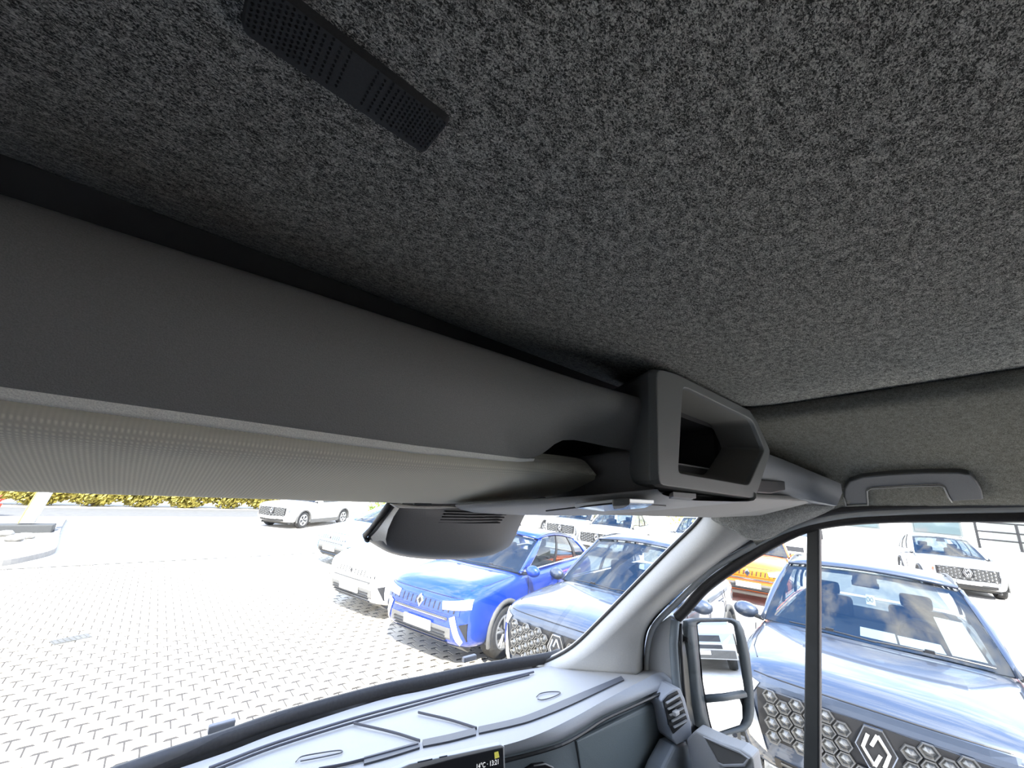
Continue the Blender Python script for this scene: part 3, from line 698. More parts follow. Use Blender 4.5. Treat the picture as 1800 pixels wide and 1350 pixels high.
# side panel above the passenger door
def border(y):
    if y < .10: return min(.062, .035 + (.1 - y) * .11)
    P = [(.10, .035), (.258, .017), (.33, -.012), (.40, -.046), (.46, -.085), (.52, -.13)]
    for (a, b), (c, d) in zip(P, P[1:]):
        if y <= c: return b + (d - b) * (y - a) / (c - a)
    return P[-1][1]
rows = []
ys = [YB + (0.0 - YB) * i / 8 for i in range(8)] + [0 + .52 * i / 14 for i in range(15)]
for y in ys:
    zt = .273 - .068 * y; zb = border(y)
    P = [(1.172, roofz(y)), (1.23, zt + (.172 - zt) * .234), (1.32, zt + (.172 - zt) * .597), (1.42, .172), (1.50, .128), (1.565, .085), (1.61, max(zb + .008, .05) if y < .2 else zb + .02), (1.645, zb)]
    if y > .2:
        k = (y - .2) / .32
        P = [(x, z * (1 - .0 * k) if x < 1.5 else z) for x, z in P]
    rows.append([Vector((x, y, z)) for x, z in P])
v, f = loft(rows); o = build('wall_right', v, f, HEADS, smooth=True, solid=.03, off=0); tag(o, 'grey-brown felt panel between roof seam and passenger door', kind='structure')
# unseen walls of the cab: bulkhead, driver side, floor, firewall
WALLC = mat('cab_panel', (.34, .34, .34), .8, var=.05); FLOORC = mat('cab_floor', (.12, .12, .12), .9, var=.2)
def quad(name, pts, m, lab, solid=.03, off=0): 
    o = build(name, pts, [tuple(range(len(pts)))], m, solid=solid, off=off); return tag(o, lab, kind='structure')
quad('wall_back', [(-.75, YB, -1.7), (1.75, YB, -1.7), (1.75, YB, .40), (-.75, YB, .40)], WALLC, 'grey bulkhead panel closing the cab at the back')
v, f = join(box((-.735, -.32, -1.2), (.03, 2.45, .9)), box((-.735, -.32, .15), (.03, 2.45, .5)), box((-.735, -.32, -.43), (.03, 2.45, .75)), box((-.735, 1.25, -.7), (.03, .75, 1.9)))
o = build('wall_left', v, f, WALLC); tag(o, 'driver side wall, its window closed up to keep light off the ceiling', kind='structure')  # unseen wall built without a window so less light reaches the ceiling
quad('floor', [(-.75, YB, -1.62), (1.75, YB, -1.62), (1.75, 1.6, -1.62), (-.75, 1.6, -1.62)], FLOORC, 'dark rubber floor of the cab')
quad('wall_front', [(-.75, 1.60, -1.62), (1.70, 1.60, -1.62), (1.70, 1.45, -.80), (.75, 1.66, -.80), (-.75, 1.45, -.80)], FLOORC, 'dark firewall below the windscreen')
# outer skin of the van, seen in the door mirror
v, f = join(box((1.76, -2.9, -.9), (.04, 3.3, 2.3)), box((1.70, -2.9, .36), (.12, 3.3, .3)), box((1.735, -.15, -1.35), (.05, 2.2, .95)))
o = build('wall_outer', v, f, WHITE, bevel=.01); tag(o, 'white painted side of the van behind the passenger door', kind='structure')
v, f = box((.5, -.45, .50), (2.5, 2.7, .04)); o = build('roof_outer', v, f, WHITE); tag(o, 'white outer roof skin of the van', kind='structure')
v, f = box((.5, -3.2, -.6), (2.5, 3.2, 2.0)); o = build('wall_cargo', v, f, WHITE); tag(o, 'white cargo body of the van behind the cab', kind='structure')

rows = []
for k in range(7):
    t = k / 6; rows.append([Vector((x, 1.68 + .95 * t - .10 * (x - .6) ** 2, -.90 - .46 * t - .10 * t * t - .05 * (x - .6) ** 2)) for x in (-.35, 0, .3, .6, .9, 1.2, 1.55)])
v, f = loft(rows); o = build('bounce_bonnet', v, f, WHITE, smooth=True, solid=.02, off=-1); tag(o, 'unseen white bonnet of the van, added to bounce light up at the visor', kind='structure')  # out of view, added to bounce sunlight up to visor and lip
# windscreen glass, with the bow of the real screen
def wtop(x): return Vector((x, 0.80 - (.36 * (x - .85) ** 2 if x > .85 else 0), -.026))
def wbase(x):
    y = 1.60 - .32 * (x - .75) ** 2 if x > .75 else 1.60 - .22 * (x - .75) ** 2
    return Vector((x, y, -.775))
rows = []
for j in range(7):
    t = j / 6
    rows.append([wbase(-.70 + 2.25 * i / 20 + .0) .lerp(wtop(-.70 + 2.28 * i / 20), t) + Vector((0, .05 * math.sin(math.pi * t), 0)) for i in range(21)])
v, f = loft(rows); o = build('window_1', v, f, WINDOW, smooth=True); tag(o, 'clear bowed windscreen of the van', kind='structure')
rows = []
for i in range(26):
    x = -.74 + 2.38 * i / 25; w_ = wtop(x)
    rows.append([w_ + Vector((0, -.02, -.003)), w_ + Vector((0, .01, 0)), Vector((x, w_.y - .02, .12)), Vector((x, min(w_.y - .02, .68), .28)), Vector((x, min(w_.y - .03, .64), .36)), Vector((x, .48, .36))])
v, f = loft(rows); o = build('wall_forehead', v, f, mat('forehead_panel', (.035, .035, .036), .9, var=.1), smooth=True, solid=.015, off=0); tag(o, 'dark body panel hidden behind the shelf, added to stop light leaking in above the windscreen', kind='structure')  # panel added where light leaked onto the ceiling above the screen
# black gasket along the screen base
gx_ = [(180, 1382), (277, 1346), (385, 1309), (500, 1268), (667, 1221), (750, 1203), (845, 1182), (955, 1163), (985, 1154)]
def dtop(px, py, dz=0.0):  # point on the sloping dash top
    return onplane(px, py, (0, .93, -.67 + dz), (0, .19, 1))
gp = spline([dtop(*p) + Vector((0, .0, .012)) for p in gx_], 40)
gp = [gp[0] + (gp[0] - gp[2]) * 10] + gp
v, f = tube(gp, .014, .022, Vector((0, .6, .8)), 8); o = build('trim_1', v, f, SEALD, smooth=True); tag(o, 'black gasket along the base of the windscreen', kind='structure')
for k, (a, b) in enumerate([((372, 1306), (402, 1292)), ((815, 1174), (842, 1168))]):
    p = (dtop(*a) + dtop(*b)) / 2 + Vector((0, .02, .025)); v, f = box(p, (.07, .02, .022)); o = build('screen_clip', v, f, mat('clip_grey', (.22, .22, .23), .5), bevel=.004)
    tag(o, ['grey clip on the screen gasket above the left dash air slot', 'grey clip on the screen gasket below the blue crossover'][k], 'clip', 'windscreen gasket clips')

# ---- windscreen pillar trim
Lp = [(1243, 903), (1225, 926), (1180, 970), (1120, 1031), (1060, 1092), (1012, 1138), (968, 1163), (940, 1172)]
Cp = [(1278, 925), (1262, 944), (1212, 990), (1150, 1046), (1095, 1098), (1050, 1140), (1018, 1163), (1000, 1176)]
Rp = [(1318, 932), (1300, 947), (1240, 992), (1176, 1040), (1140, 1082), (1122, 1118), (1116, 1158), (1116, 1185)]
Sp = [(1345, 930), (1322, 944), (1262, 985), (1198, 1037), (1152, 1078), (1132, 1110), (1127, 1150), (1127, 1190)]
def prow(P, xs): return spline([atx(a, b, x) for (a, b), x in zip(P, xs)], 26)
LL = prow(Lp, [1.54, 1.54, 1.535, 1.53, 1.52, 1.51, 1.50, 1.49])
CC = prow(Cp, [1.53, 1.53, 1.525, 1.52, 1.51, 1.50, 1.49, 1.49])
RR = prow(Rp, [1.585, 1.585, 1.58, 1.575, 1.57, 1.57, 1.57, 1.57])
SS = prow(Sp, [1.63] * 8)
rows = [[LL[i] + Vector((.03, .03, 0)), LL[i], LL[i].lerp(CC[i], .5) + Vector((-.012, -.012, 0)), CC[i], CC[i].lerp(RR[i], .5) + Vector((.012, 0, -.006)), RR[i], RR[i].lerp(SS[i], .5) + Vector((.012, 0, 0)), SS[i]] for i in range(26)]
v, f = loft(rows); o = build('trim_2', v, f, LIGHTP, smooth=True, solid=.006, off=-1); tag(o, 'light grey windscreen pillar trim on the passenger side', kind='structure')
E0 = [p + Vector((-.002, .012, .0)) for p in LL]
v, f = tube(E0, .008, .008, Vector((1, 0, 0)), 6); o = build('trim_3', v, f, SEALD, smooth=True); tag(o, 'black screen edge beside the pillar trim', kind='structure')
# felt corner over the pillar top
fc = [[(1243, 903), (1330, 893), (1400, 884), (1480, 880)], [(1254, 915), (1322, 911), (1385, 905), (1450, 895)], [(1290, 928), (1322, 930), (1362, 925), (1405, 913)], [(1310, 943), (1330, 946), (1350, 942), (1372, 927)]]
fx_ = [[1.50, 1.53, 1.57, 1.62], [1.515, 1.52, 1.56, 1.63], [1.525, 1.54, 1.58, 1.635], [1.57, 1.585, 1.61, 1.64]]
v, f = loft([[atx(a, b, fx_[i][j]) for j, (a, b) in enumerate(r)] for i, r in enumerate(fc)])
o = build('trim_4', v, f, fabric('corner_felt', (.20, .20, .185), (.55, .55, .52), 380, .5), smooth=True, solid=.012, off=-1, sub=2); tag(o, 'grey felt corner covering the top of the windscreen pillar', kind='structure')

# ---- passenger door: seals, frame, divider, glass, sail panel, pocket
door = bpy.data.objects.new('door_1', None); COL.objects.link(door); door.location = up((1.66, .0, -1.5)); tag(door, 'passenger door with its window frame, divider and glass', kind='structure')
def curve_x(P, x, n=60): return spline([atx(a, b, x) for a, b in P], n)
wc = [(1990, 890), (1800, 893), (1578, 899), (1467, 908), (1383, 930), (1300, 972), (1246, 1006), (1187, 1062), (1152, 1098), (1140, 1130), (1136, 1174), (1136, 1240)]
ud = [(1990, 879), (1800, 882), (1578, 888), (1467, 897), (1379, 919), (1300, 957), (1240, 995), (1178, 1050), (1140, 1094), (1129, 1125), (1126, 1174), (1126, 1240)]
ld = [(1990, 903), (1800, 905), (1560, 908), (1445, 919), (1386, 939), (1320, 976), (1246, 1027), (1205, 1071), (1190, 1086)]
def flat_tube(P, x, w, d, name, m, lab=None, par=door, n=60):
    v, f = tube(curve_x(P, x, n), w, d, Vector((1, 0, 0)), 10); o = build(name, v, f, m, par, smooth=True)
    if lab: o['label'] = lab
    return o
flat_tube(ud, 1.640, .013, .012, 'door_seal', SEALD, 'black rubber door seal'); flat_tube(wc, 1.652, .011, .008, 'door_flange', SEALW, 'pale painted door flange')
flat_tube(ld, 1.665, .019, .014, 'window_frame', SEALD, 'dark window channel')
bar_ = [atx(a, b, 1.668) for a, b in ((1418, 915), (1441, 915), (1441, 1420), (1411, 1420))]
v, f = prism(bar_, (.03, 0, 0)); o = build('divider_bar', v, f, mat('divider_rubber', (.055, .056, .054), .55, var=.1), door, bevel=.004); o['label'] = 'dark upright divider bar'
e0 = [atx(1439, y, 1.664) for y in (918, 1420)]; v, f = tube(e0, .003, .003, Vector((1, 0, 0)), 6); build('divider_lip', v, f, BLACK, door)
gy = [(-1.0, .03), (-.1, .03), (.26, -.01), (.40, -.07), (.57, -.21), (.79, -.44), (.86, -.52), (.84, -1.0), (-1.0, -1.0)]
v = [Vector((1.685, y, z)) for y, z in gy]; o = build('pane', v, [tuple(range(len(v)))], WINDOW, door); o['label'] = 'clear side glass'
sailp = [(1143, 1108), (1160, 1094), (1178, 1081), (1196, 1094), (1192, 1130), (1194, 1180), (1200, 1250), (1204, 1300), (1150, 1300), (1138, 1240), (1137, 1174)]
v, f = prism([atx(a, b, 1.655) for a, b in sailp], (.03, 0, 0)); o = build('sail_panel', v, f, mat('sail_grey', (.30, .30, .295), .5, var=.06, scale=500, bump=.15), door, bevel=.006); o['label'] = 'grey triangular sail panel'
v, f = tube([atx(a, b, 1.650) for a, b in ((1187, 1090), (1184, 1130), (1187, 1180), (1193, 1240), (1198, 1300))], .017, .016, Vector((1, 0, 0)), 10); build('window_guide', v, f, DASHF, door, smooth=True)['label'] = 'blue-grey window guide rail'
v, f = tube([atx(a, b, 1.662) for a, b in ((1197, 1096), (1197, 1140), (1201, 1200), (1207, 1262), (1213, 1310))], .006, .006, Vector((1, 0, 0)), 6); build('guide_lip', v, f, BLACK, door, smooth=True)
# door top ledge and pocket
PK = [(1232, 1289), (1268, 1306), (1303, 1318), (1322, 1331), (1327, 1360), (1345, 1420), (1225, 1420), (1206, 1300), (1222, 1284)]
ledge = [atx(a, b, 1.60) for a, b in PK]
v, f = prism(ledge, (.07, 0, 0)); build('door_ledge', v, f, GREYP, door, bevel=.006)
inn = [(1238, 1296), (1268, 1309), (1300, 1322), (1316, 1333), (1308, 1345), (1272, 1346), (1262, 1341)]
v, f = prism([atx(a, b, 1.597) for a, b in inn], (.012, 0, 0)); build('pocket_recess', v, f, mat('recess_brown', (.14, .135, .125), .6), door)['label'] = 'brown-grey recess of the door pocket'
rim = [atx(a, b, 1.594) for a, b in inn[4:] + inn[:5]]; v, f = tube(rim + [rim[0]], .004, .004, Vector((1, 0, 0)), 6); build('pocket_rim', v, f, GREYP, door)
v, f = box((1.70, -.2, -1.35), (.05, 2.3, .62)); build('door_panel', v, f, PLAST, door)

# ---- door mirror (outside the glass)
mdir = ray(1268, 1180).normalized(); rdir = Vector((.235, -.96, -.12)).normalized()
mn = (rdir - mdir).normalized(); mc = aty(1262, 1180, .74)
def mp_(a, b, push=0.0): return onplane(a, b, mc + mn * push, mn)
mir = thing('door_mirror', 'two-part black door mirror outside the passenger window reflecting the lot', 'mirror', up(mc))
outl = [(1198, 1092), (1222, 1086), (1285, 1086), (1300, 1092), (1308, 1108), (1318, 1150), (1325, 1215), (1326, 1250), (1322, 1270), (1310, 1284), (1262, 1293), (1248, 1290), (1222, 1276), (1216, 1240), (1208, 1160)]
ol = [mp_(a, b, .0) for a, b in outl]; bk = [p - mn * .10 + (mc - p) * .12 for p in ol]; bk2 = [p - mn * .17 + (mc - p) * .45 for p in ol]
ctr = sum(bk2, Vector()) / len(bk2); n = len(ol)
fr1 = [p + mn * .0 for p in ol]
v, f = loft([ol, bk, bk2], True); f.append(tuple(range(2 * n, 3 * n))); 
hs = build('housing', v, f, mat('mirror_housing', (.055, .066, .070), .45, var=.08, scale=300, bump=.1), mir, smooth=True); hs['label'] = 'dark blue-grey housing'
def inset(pts, nm, m, push, th, par=None, **k):
    v, f = prism([mp_(a, b, push) for a, b in pts], -mn * th); return build(nm, v, f, m, par or mir, **k)
U = [(1226, 1098), (1232, 1094), (1282, 1093), (1290, 1100), (1298, 1140), (1309, 1208), (1307, 1215), (1240, 1222), (1236, 1200)]
D = [(1242, 1236), (1300, 1229), (1304, 1240), (1305, 1262), (1300, 1274), (1260, 1287), (1253, 1284), (1247, 1262)]
hole = [(1224, 1095), (1231, 1091), (1284, 1090), (1293, 1098), (1300, 1138), (1312, 1212), (1313, 1250), (1310, 1270), (1302, 1279), (1258, 1291), (1250, 1286), (1242, 1250), (1232, 1190)]
oi = [mp_(a, b, .012) for a, b in hole]; 
ro = resample(ol + [ol[0]], 61)[:-1]; ri = resample(oi + [oi[0]], 61)[:-1]
v, f = loft([ro, [a.lerp(b, .35) + mn * .012 for a, b in zip(ro, ri)], ri, [p - mn * .02 for p in ri]], True); build('housing_rim', v, f, MATS['mirror_housing'], mir, smooth=True)
inset(hole, 'back_plate', BLACK, -.004, .01)
inset(U, 'upper_glass', MIRROR, .006, .008)['label'] = 'large flat upper mirror glass'
lg = inset(D, 'lower_glass', MIRROR, .006, .008); lg['label'] = 'small wide-angle lower mirror glass'
v, f = tube([mp_(1240, 1229, .010), mp_(1275, 1226, .010), mp_(1310, 1220, .010)], .012, .010, mn, 6); build('cross_bar', v, f, MATS['mirror_housing'], mir, smooth=True)
v, f = tube([mp_(1225, 1262, -.08), Vector((1.76, .80, -.86)), Vector((1.70, .82, -.90))], .04, .05, Vector((0, 0, 1)), 8); build('arm', v, f, BLACK, mir, smooth=True)
v, f = tube([mp_(1225, 1110, -.06), Vector((1.74, .82, -.52)), Vector((1.70, .82, -.55))], .03, .03, Vector((0, 0, 1)), 8); build('arm', v, f, BLACK, mir, smooth=True)

# ---- grab handle
def wallx(px, py):  # point on the side panel by its slope
    return onplane(px, py, (1.565, .1, .085), (.545, 0, .838))
hd = thing('grab_handle', 'dark grey grab handle on the felt panel above the passenger door', 'handle', up(wallx(1600, 850)))
hn = Vector((-.545, 0, -.838))
hp = [(1483, 860), (1484, 846), (1492, 833), (1515, 825), (1560, 820), (1620, 816), (1680, 815), (1700, 818), (1713, 830), (1722, 846), (1725, 862), (1670, 866), (1664, 858), (1656, 840), (1648, 837), (1600, 839), (1530, 844), (1523, 848), (1525, 873), (1487, 875)]
P0 = [wallx(a, b) + hn * .028 for a, b in hp]; v, f = prism(P0, -hn * .024); build('grip', v, f, mat('handle_grey', (.11, .112, .108), .5, var=.1, scale=500, bump=.15), hd, bevel=.004, seg=3)
ed = [wallx(a, b) + hn * .030 for a, b in hp[11:]]; v, f = tube([ed[0]] + ed + [ed[-1], P0[0] + hn * .002], .0018, .0018, hn, 6); build('edge_line', v, f, mat('edge_light', (.40, .40, .38), .4), hd, smooth=True)['label'] = 'pale moulded edge'
for a, b in ((1505, 862), (1695, 855)):
    p = wallx(a, b); v, f = tube([p + hn * .018, p - hn * .03], .018, .014, Vector((0, 1, 0)), 8); build('mount', v, f, BLACK, hd)
rc = [(1478, 868), (1478, 842), (1490, 826), (1515, 818), (1580, 812), (1690, 808), (1712, 815), (1726, 832), (1735, 862)]
v, f = tube([wallx(a, b) + hn * .003 for a, b in rc], .006, .004, hn, 6); build('handle_shadow', v, f, BLACK, hd, smooth=True)  # thin black line drawn for the shade around the handle

# ---- headliner grille with its dimple pattern
gz = lambda p: onplane(p[0], p[1], (0, 0, .273), (0, .068, 1))
c1 = gz((793, 205)); c2 = gz((740, 262)); 
ux = Vector((1, 0, 0)); uy = Vector((0, 1, -.068)).normalized(); un = Vector((0, -.068, -1)).normalized()
gl_, gd_ = .126, c2.y - c1.y
org = Vector((c1.x + .001, c1.y, c1.z))
sgr = thing('ceiling_grille', 'black perforated microphone grille on the headliner', 'grille', up(org - ux * gl_ / 2 + uy * gd_ / 2))
def gp_(a, b, h): return org - ux * a + uy * b + un * h      # a along the length from the near end, b across, h below the roof
outl = rounded([gp_(a, b, 0) for a, b in ((0, 0), (gl_, 0), (gl_, gd_), (0, gd_))], .006)
ins = rounded([gp_(a, b, .0055) for a, b in ((.002, .002), (gl_ - .002, .002), (gl_ - .002, gd_ - .002), (.002, gd_ - .002))], .005)
v, f = loft([outl, ins], True); f.append(tuple(range(len(outl), 2 * len(outl)))); build('plate', v, f, mat('grille_black', (.030, .031, .031), .5, var=.15, scale=600, bump=.15), sgr, smooth=False)
vv, ff = [], []
def pit(a, b, r):
    o = len(vv)
    for rr_, hh in ((1.0, .0055), (.85, .0061), (.62, .0061), (.5, .00555)):
        for k in range(6):
            t = k * math.pi / 3; vv.append(gp_(a + r * rr_ * math.cos(t), b + r * rr_ * math.sin(t), hh))
    for q in range(3):
        for k in range(6): ff.append((o + 6 * q + k, o + 6 * q + (k + 1) % 6, o + 6 * q + 6 + (k + 1) % 6, o + 6 * q + 6 + k))
    ff.append(tuple(o + 18 + k for k in range(6)))
px_ = .0034
nrow = int((gd_ - .006) / px_)
for half in (0, 1):
    for r in range(nrow):
        x = .004; k = 0
        lim = gl_ / 2 - .006
        while x < lim:
            t = max(0, (x / (gl_ / 2) - .42) / .58); step = px_ * (1 + 1.3 * t)
            if r * px_ + .0035 + px_ / 2 < gd_ - .003:
                a = x if half == 0 else gl_ - x
                pit(a, .0035 + r * px_ + (px_ / 2 if k % 2 else 0), .00105)
            x += step * .9; k += 1
o = build('pimple_field', vv, ff, BLACK, sgr, smooth=False); o['kind'] = 'stuff'; o['label'] = 'fine raised dot pattern'

# ================================================================== OVERHEAD SHELF (header)
YL = .80
stn = [  # (top px, lip px, y top, y lip)
    ((-170, 292), (-170, 654), .44, .49), ((0, 335), (0, 680), .438, .49), ((180, 396), (180, 705), .436, .49), ((360, 452), (360, 730), .434, .49), ((540, 508), (540, 756), .435, .49),
    ((700, 562), (730, 783), .43, .49), ((850, 610), (880, 801), .425, .49), ((890, 623), (915, 806), .42, .49), ((915, 632), (940, 806), .42, .488), ((938, 640), (962, 793), .415, .484),
    ((962, 648), (986, 768), .41, .475), ((1010, 664), (1030, 777), .405, .465), ((1060, 680), (1075, 787), .40, .445), ((1105, 692), (1110, 792), .395, .43), ((1150, 706), (1148, 796), .39, .405), ((1175, 714), (1172, 800), .385, .395)]
sh = thing('overhead_shelf', 'dark grey moulded overhead shelf running above the windscreen', 'shelf', up((.5, .6, .1)))
rows = []
lipn = []
for (t, b, y0, y1) in stn:
    k_ = 1.0 if b[0] < 990 else max(0.0, 1 - (b[0] - 990) / 160)
    y0 = y0 + (y1 - .014 - y0) * k_
    A = aty(*t, y0); B_ = aty(*b, y1)
    m1 = A.lerp(B_, .13) + Vector((0, -.016, .002)); m2 = A.lerp(B_, .40) + Vector((0, -.016 - .014 * k_, -.006)); m3 = A.lerp(B_, .75) + Vector((0, -.004 - .010 * k_, -.003))
    back = A + Vector((0, .04, -.003)); back2 = A + Vector((0, .12, -.02))
    rows.append([back2, back, A + Vector((0, .012, .003)), A, m1, m2, m3, B_ + Vector((0, -.004, .004)), B_])
    lipn.append(B_)
v, f = loft(rows); build('fascia', v, f, PLAST, sh, smooth=True, sub=1)
# lip underside, light painted in as a paler tone, tapering out at the notch
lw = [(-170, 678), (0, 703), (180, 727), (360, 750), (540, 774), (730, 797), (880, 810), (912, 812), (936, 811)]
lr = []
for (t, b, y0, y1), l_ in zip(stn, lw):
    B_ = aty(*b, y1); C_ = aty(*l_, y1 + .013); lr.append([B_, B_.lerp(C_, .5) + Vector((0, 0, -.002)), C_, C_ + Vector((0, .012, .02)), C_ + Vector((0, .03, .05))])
v, f = loft(lr); build('lip', v, f, LIPM, sh, smooth=True)['label'] = 'underside of the shelf lip, light put into its pale colour'
# notch recess: ridge block below it, and a dark sheet painting in its shade
rid = [(950, 809), (1003, 815), (1050, 804), (1100, 796), (1150, 794)]
mid_ = [(950, 830), (1010, 842), (1060, 832), (1105, 826), (1150, 826)]
low = [(960, 880), (1010, 876), (1060, 870), (1105, 866), (1150, 861)]
yr = [.60, .56, .50, .44, .395]; ym = [.61, .56, .495, .435, .39]; yl = [.70, .60, .50, .43, .378]
A = spline([aty(*p, y) for p, y in zip(rid, yr)], 16); B1 = spline([aty(*p, y) for p, y in zip(mid_, ym)], 16); C = spline([aty(*p, y) for p, y in zip(low, yl)], 16)
v, f = loft([[a + Vector((0, .10, -.005)), a + Vector((0, .02, .003)), a, a.lerp(b, .5) + Vector((0, -.004, 0)), b, c] for a, b, c in zip(A, B1, C)]); build('visor_end_block', v, f, PLAST, sh, smooth=True)
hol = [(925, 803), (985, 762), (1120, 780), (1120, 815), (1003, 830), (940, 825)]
v = [aty(a, b, .60) for a, b in hol]; build('notch_shade', v, [tuple(range(len(v)))], PLAST_D, sh, solid=.005)
# right-hand part beyond the storage box
R_ = [((1336, 793), (1336, 868), .366, .379), ((1370, 805), (1375, 871), .345, .358), ((1425, 828), (1428, 880), .29, .30), ((1478, 850), (1471, 889), .235, .247)]
rows = []
for t, b, y0, y1 in R_:
    A = aty(*t, y0); B_ = aty(*b, y1); rows.append([A + Vector((.05, .10, .03)), A + Vector((.01, .02, .004)), A, A.lerp(B_, .35) + Vector((0, -.006, -.004)), A.lerp(B_, .7) + Vector((0, -.004, 0)), B_, B_ + Vector((.01, .012, -.002)), B_ + Vector((.04, .08, .004))])
A = rows[-1]; rows.append([p + Vector((.03, .06, 0)) for p in A])
v, f = loft(rows); build('fascia', v, f, mat('fascia_right', (.30, .315, .33), .55, var=.08, scale=900, bump=.2), sh, smooth=True)
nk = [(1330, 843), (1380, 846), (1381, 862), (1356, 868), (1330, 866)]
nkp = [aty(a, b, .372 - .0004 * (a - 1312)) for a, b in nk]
v, f = prism(nkp, (.0, .03, 0)); build('notch_shade', v, f, PLAST_D, sh, bevel=.003)  # dark block painting in the shade of the right-hand notch

# passenger-side visor, seen edge-on below the shelf
vq = [(1040, 903), (1130, 893), (1250, 884), (1330, 872), (1400, 880), (1470, 890), (1474, 896), (1420, 902), (1390, 902), (1300, 906), (1230, 905), (1150, 901), (1080, 905)]
pvz = [onplane(a, b, (1.3, .50, -.012), (.02, .20, 1)) for a, b in vq]
vis2 = thing('sun_visor', 'grey passenger sun visor folded up below the right end of the shelf', 'visor', up(pvz[0]), group='sun visors')
quadv = [Vector((.98, .42, .012)), Vector((1.54, .31, .018)), Vector((1.53, .46, -.038)), Vector((1.42, .57, -.054)), Vector((.78, .68, -.058))]
v, f = prism(quadv, (0, .01, .016)); build('board', v, f, mat('visor_grey', (.42, .41, .39), .8, var=.06, scale=500, bump=.2), vis2, bevel=.006)
v, f = tube([Vector((.80, .68, -.05)), Vector((.86, .70, -.04))], .008, .008, Vector((0, 0, 1)), 8); build('pivot', v, f, BLACK, vis2)

# driver's sun visor
vis1 = thing('sun_visor', 'long ribbed beige-grey driver sun visor folded under the shelf', 'visor', up((.3, .9, 0)), group='sun visors')
near = [(-170, 680), (0, 706), (180, 730), (360, 753), (540, 777), (730, 799), (880, 811), (960, 815), (1010, 820), (1036, 823), (1046, 832)]
edge = [(-170, 753), (0, 772), (180, 790), (360, 806), (540, 820), (730, 833), (880, 839), (960, 841), (1010, 842), (1036, 840), (1047, 836)]
front = [(-170, 863), (0, 868), (180, 873), (360, 878), (540, 883), (730, 888), (820, 889), (900, 883), (960, 877), (1005, 866), (1044, 845)]
yn = [.506] * 7 + [.504, .50, .497, .492]; ye = [.53] * 7 + [.527, .52, .512, .497]; yf = [.74] * 6 + [.735, .71, .665, .59, .52]
rows = []
for k in range(11):
    a = aty(*near[k], yn[k]); b = aty(*edge[k], ye[k]); c = aty(*front[k], yf[k])
    rows.append([c + Vector((0, .012, .02)), c + Vector((0, .008, .004)), c, c.lerp(b, .5) + Vector((0, -.001, -.001)), c.lerp(b, .88), b.lerp(a, .12), a.lerp(b, .55) + Vector((0, -.004, -.002)), a, a + Vector((0, .02, .02))])
v, f = loft(rows); build('board', v, f, VISOR, vis1, smooth=True, sub=1)
cl = aty(742, 884, .737); v, f = tube([cl + Vector((-.019, 0, 0)), cl + Vector((.019, 0, 0))], .0055, .004, Vector((0, 0, 1)), 8); build('clip_pin', v, f, BLACK, vis1)['label'] = 'black retaining pin'
vc = [(690, 886), (735, 889), (790, 889), (812, 893), (760, 895), (700, 893)]
v, f = prism([aty(a, b, .745) for a, b in vc], (0, .02, 0)); o = build('visor_clip', v, f, LIGHTP, bevel=.003); tag(o, 'white clip holding the driver visor above the camera housing', 'clip')

# ---- storage box in the middle of the shelf
YF = .35
sb = thing('overhead_box', 'angular black-grey open storage box in the middle of the overhead shelf', 'box', up((.95, .45, .14)))
outer = [(.650, .018), (.655, .238), (.735, .2485), (1.172, .2485), (1.212, .232), (1.318, .150), (1.168, .026), (1.130, .010)]
inner = [(.732, .047), (.768, .222), (.790, .226), (1.168, .222), (1.188, .214), (1.258, .150), (1.112, .049), (1.090, .044)]
def xz(P, y): return [Vector((a, y, b)) for a, b in P]
def rr(P, y, r, n=3): return rounded(xz(P, y), r, n)
o0 = rr(outer, YF + .014, .022); o1 = rr([(a + (.965 - a) * .02, b + (.135 - b) * .03) for a, b in outer], YF, .02)
i0 = rr(inner, YF, .012); 
obk = [Vector((p.x + (.95 - p.x) * (.5 if p.x < .76 else .04), .58, p.z + (0.004 if p.z > .1 else .0))) for p in o0]
i1 = [p + Vector((0, .010, 0)) + (Vector((.98, p.y, .135)) - p) * .02 for p in i0]
v, f = loft([obk, o0, o1, i0, i1], True); build('casing', v, f, BOXP, sb, smooth=False, bevel=.003)
back = [Vector((p.x + (1.0 - p.x) * .10 + .01, .455, p.z + (.140 - p.z) * .14 + .006)) for p in i1]
v, f = loft([i1, back], True); build('mouth_liner', v, f, mat('liner_grey', (.20, .197, .182), .6, var=.08, scale=600, bump=.15), sb)
slot = [(.80, .078), (.80, .205), (1.215, .205), (1.215, .085)]
sl0 = rounded([Vector((a, .456, b)) for a, b in slot], .008, 3); bb = resample(back + [back[0]], 49)[:-1]; s48 = resample(sl0 + [sl0[0]], 49)[:-1]
# align starts
k0 = min(range(48), key=lambda k: (s48[k] - bb[0]).length); s48 = s48[k0:] + s48[:k0]
v, f = loft([bb, s48, [p + Vector((0, .012, 0)) for p in s48]], True); build('slot_frame', v, f, BLACK, sb)
s2 = [p + Vector((0, .13, 0)) + (Vector((1.0, p.y, .14)) - p) * .04 for p in s48]
v, f = loft([[p + Vector((0, .012, 0)) for p in s48], s2], True); f.append(tuple(range(48, 96))); build('slot_cavity', v, f, PLAST_D, sb)
v, f = tube([Vector((.82, .462, .082)), Vector((1.20, .462, .086))], .003, .003, Vector((0, 0, 1)), 6); build('slot_lit_stripe', v, f, GREYP, sb)  # pale rod drawn for the lit stripe along the slot bottom

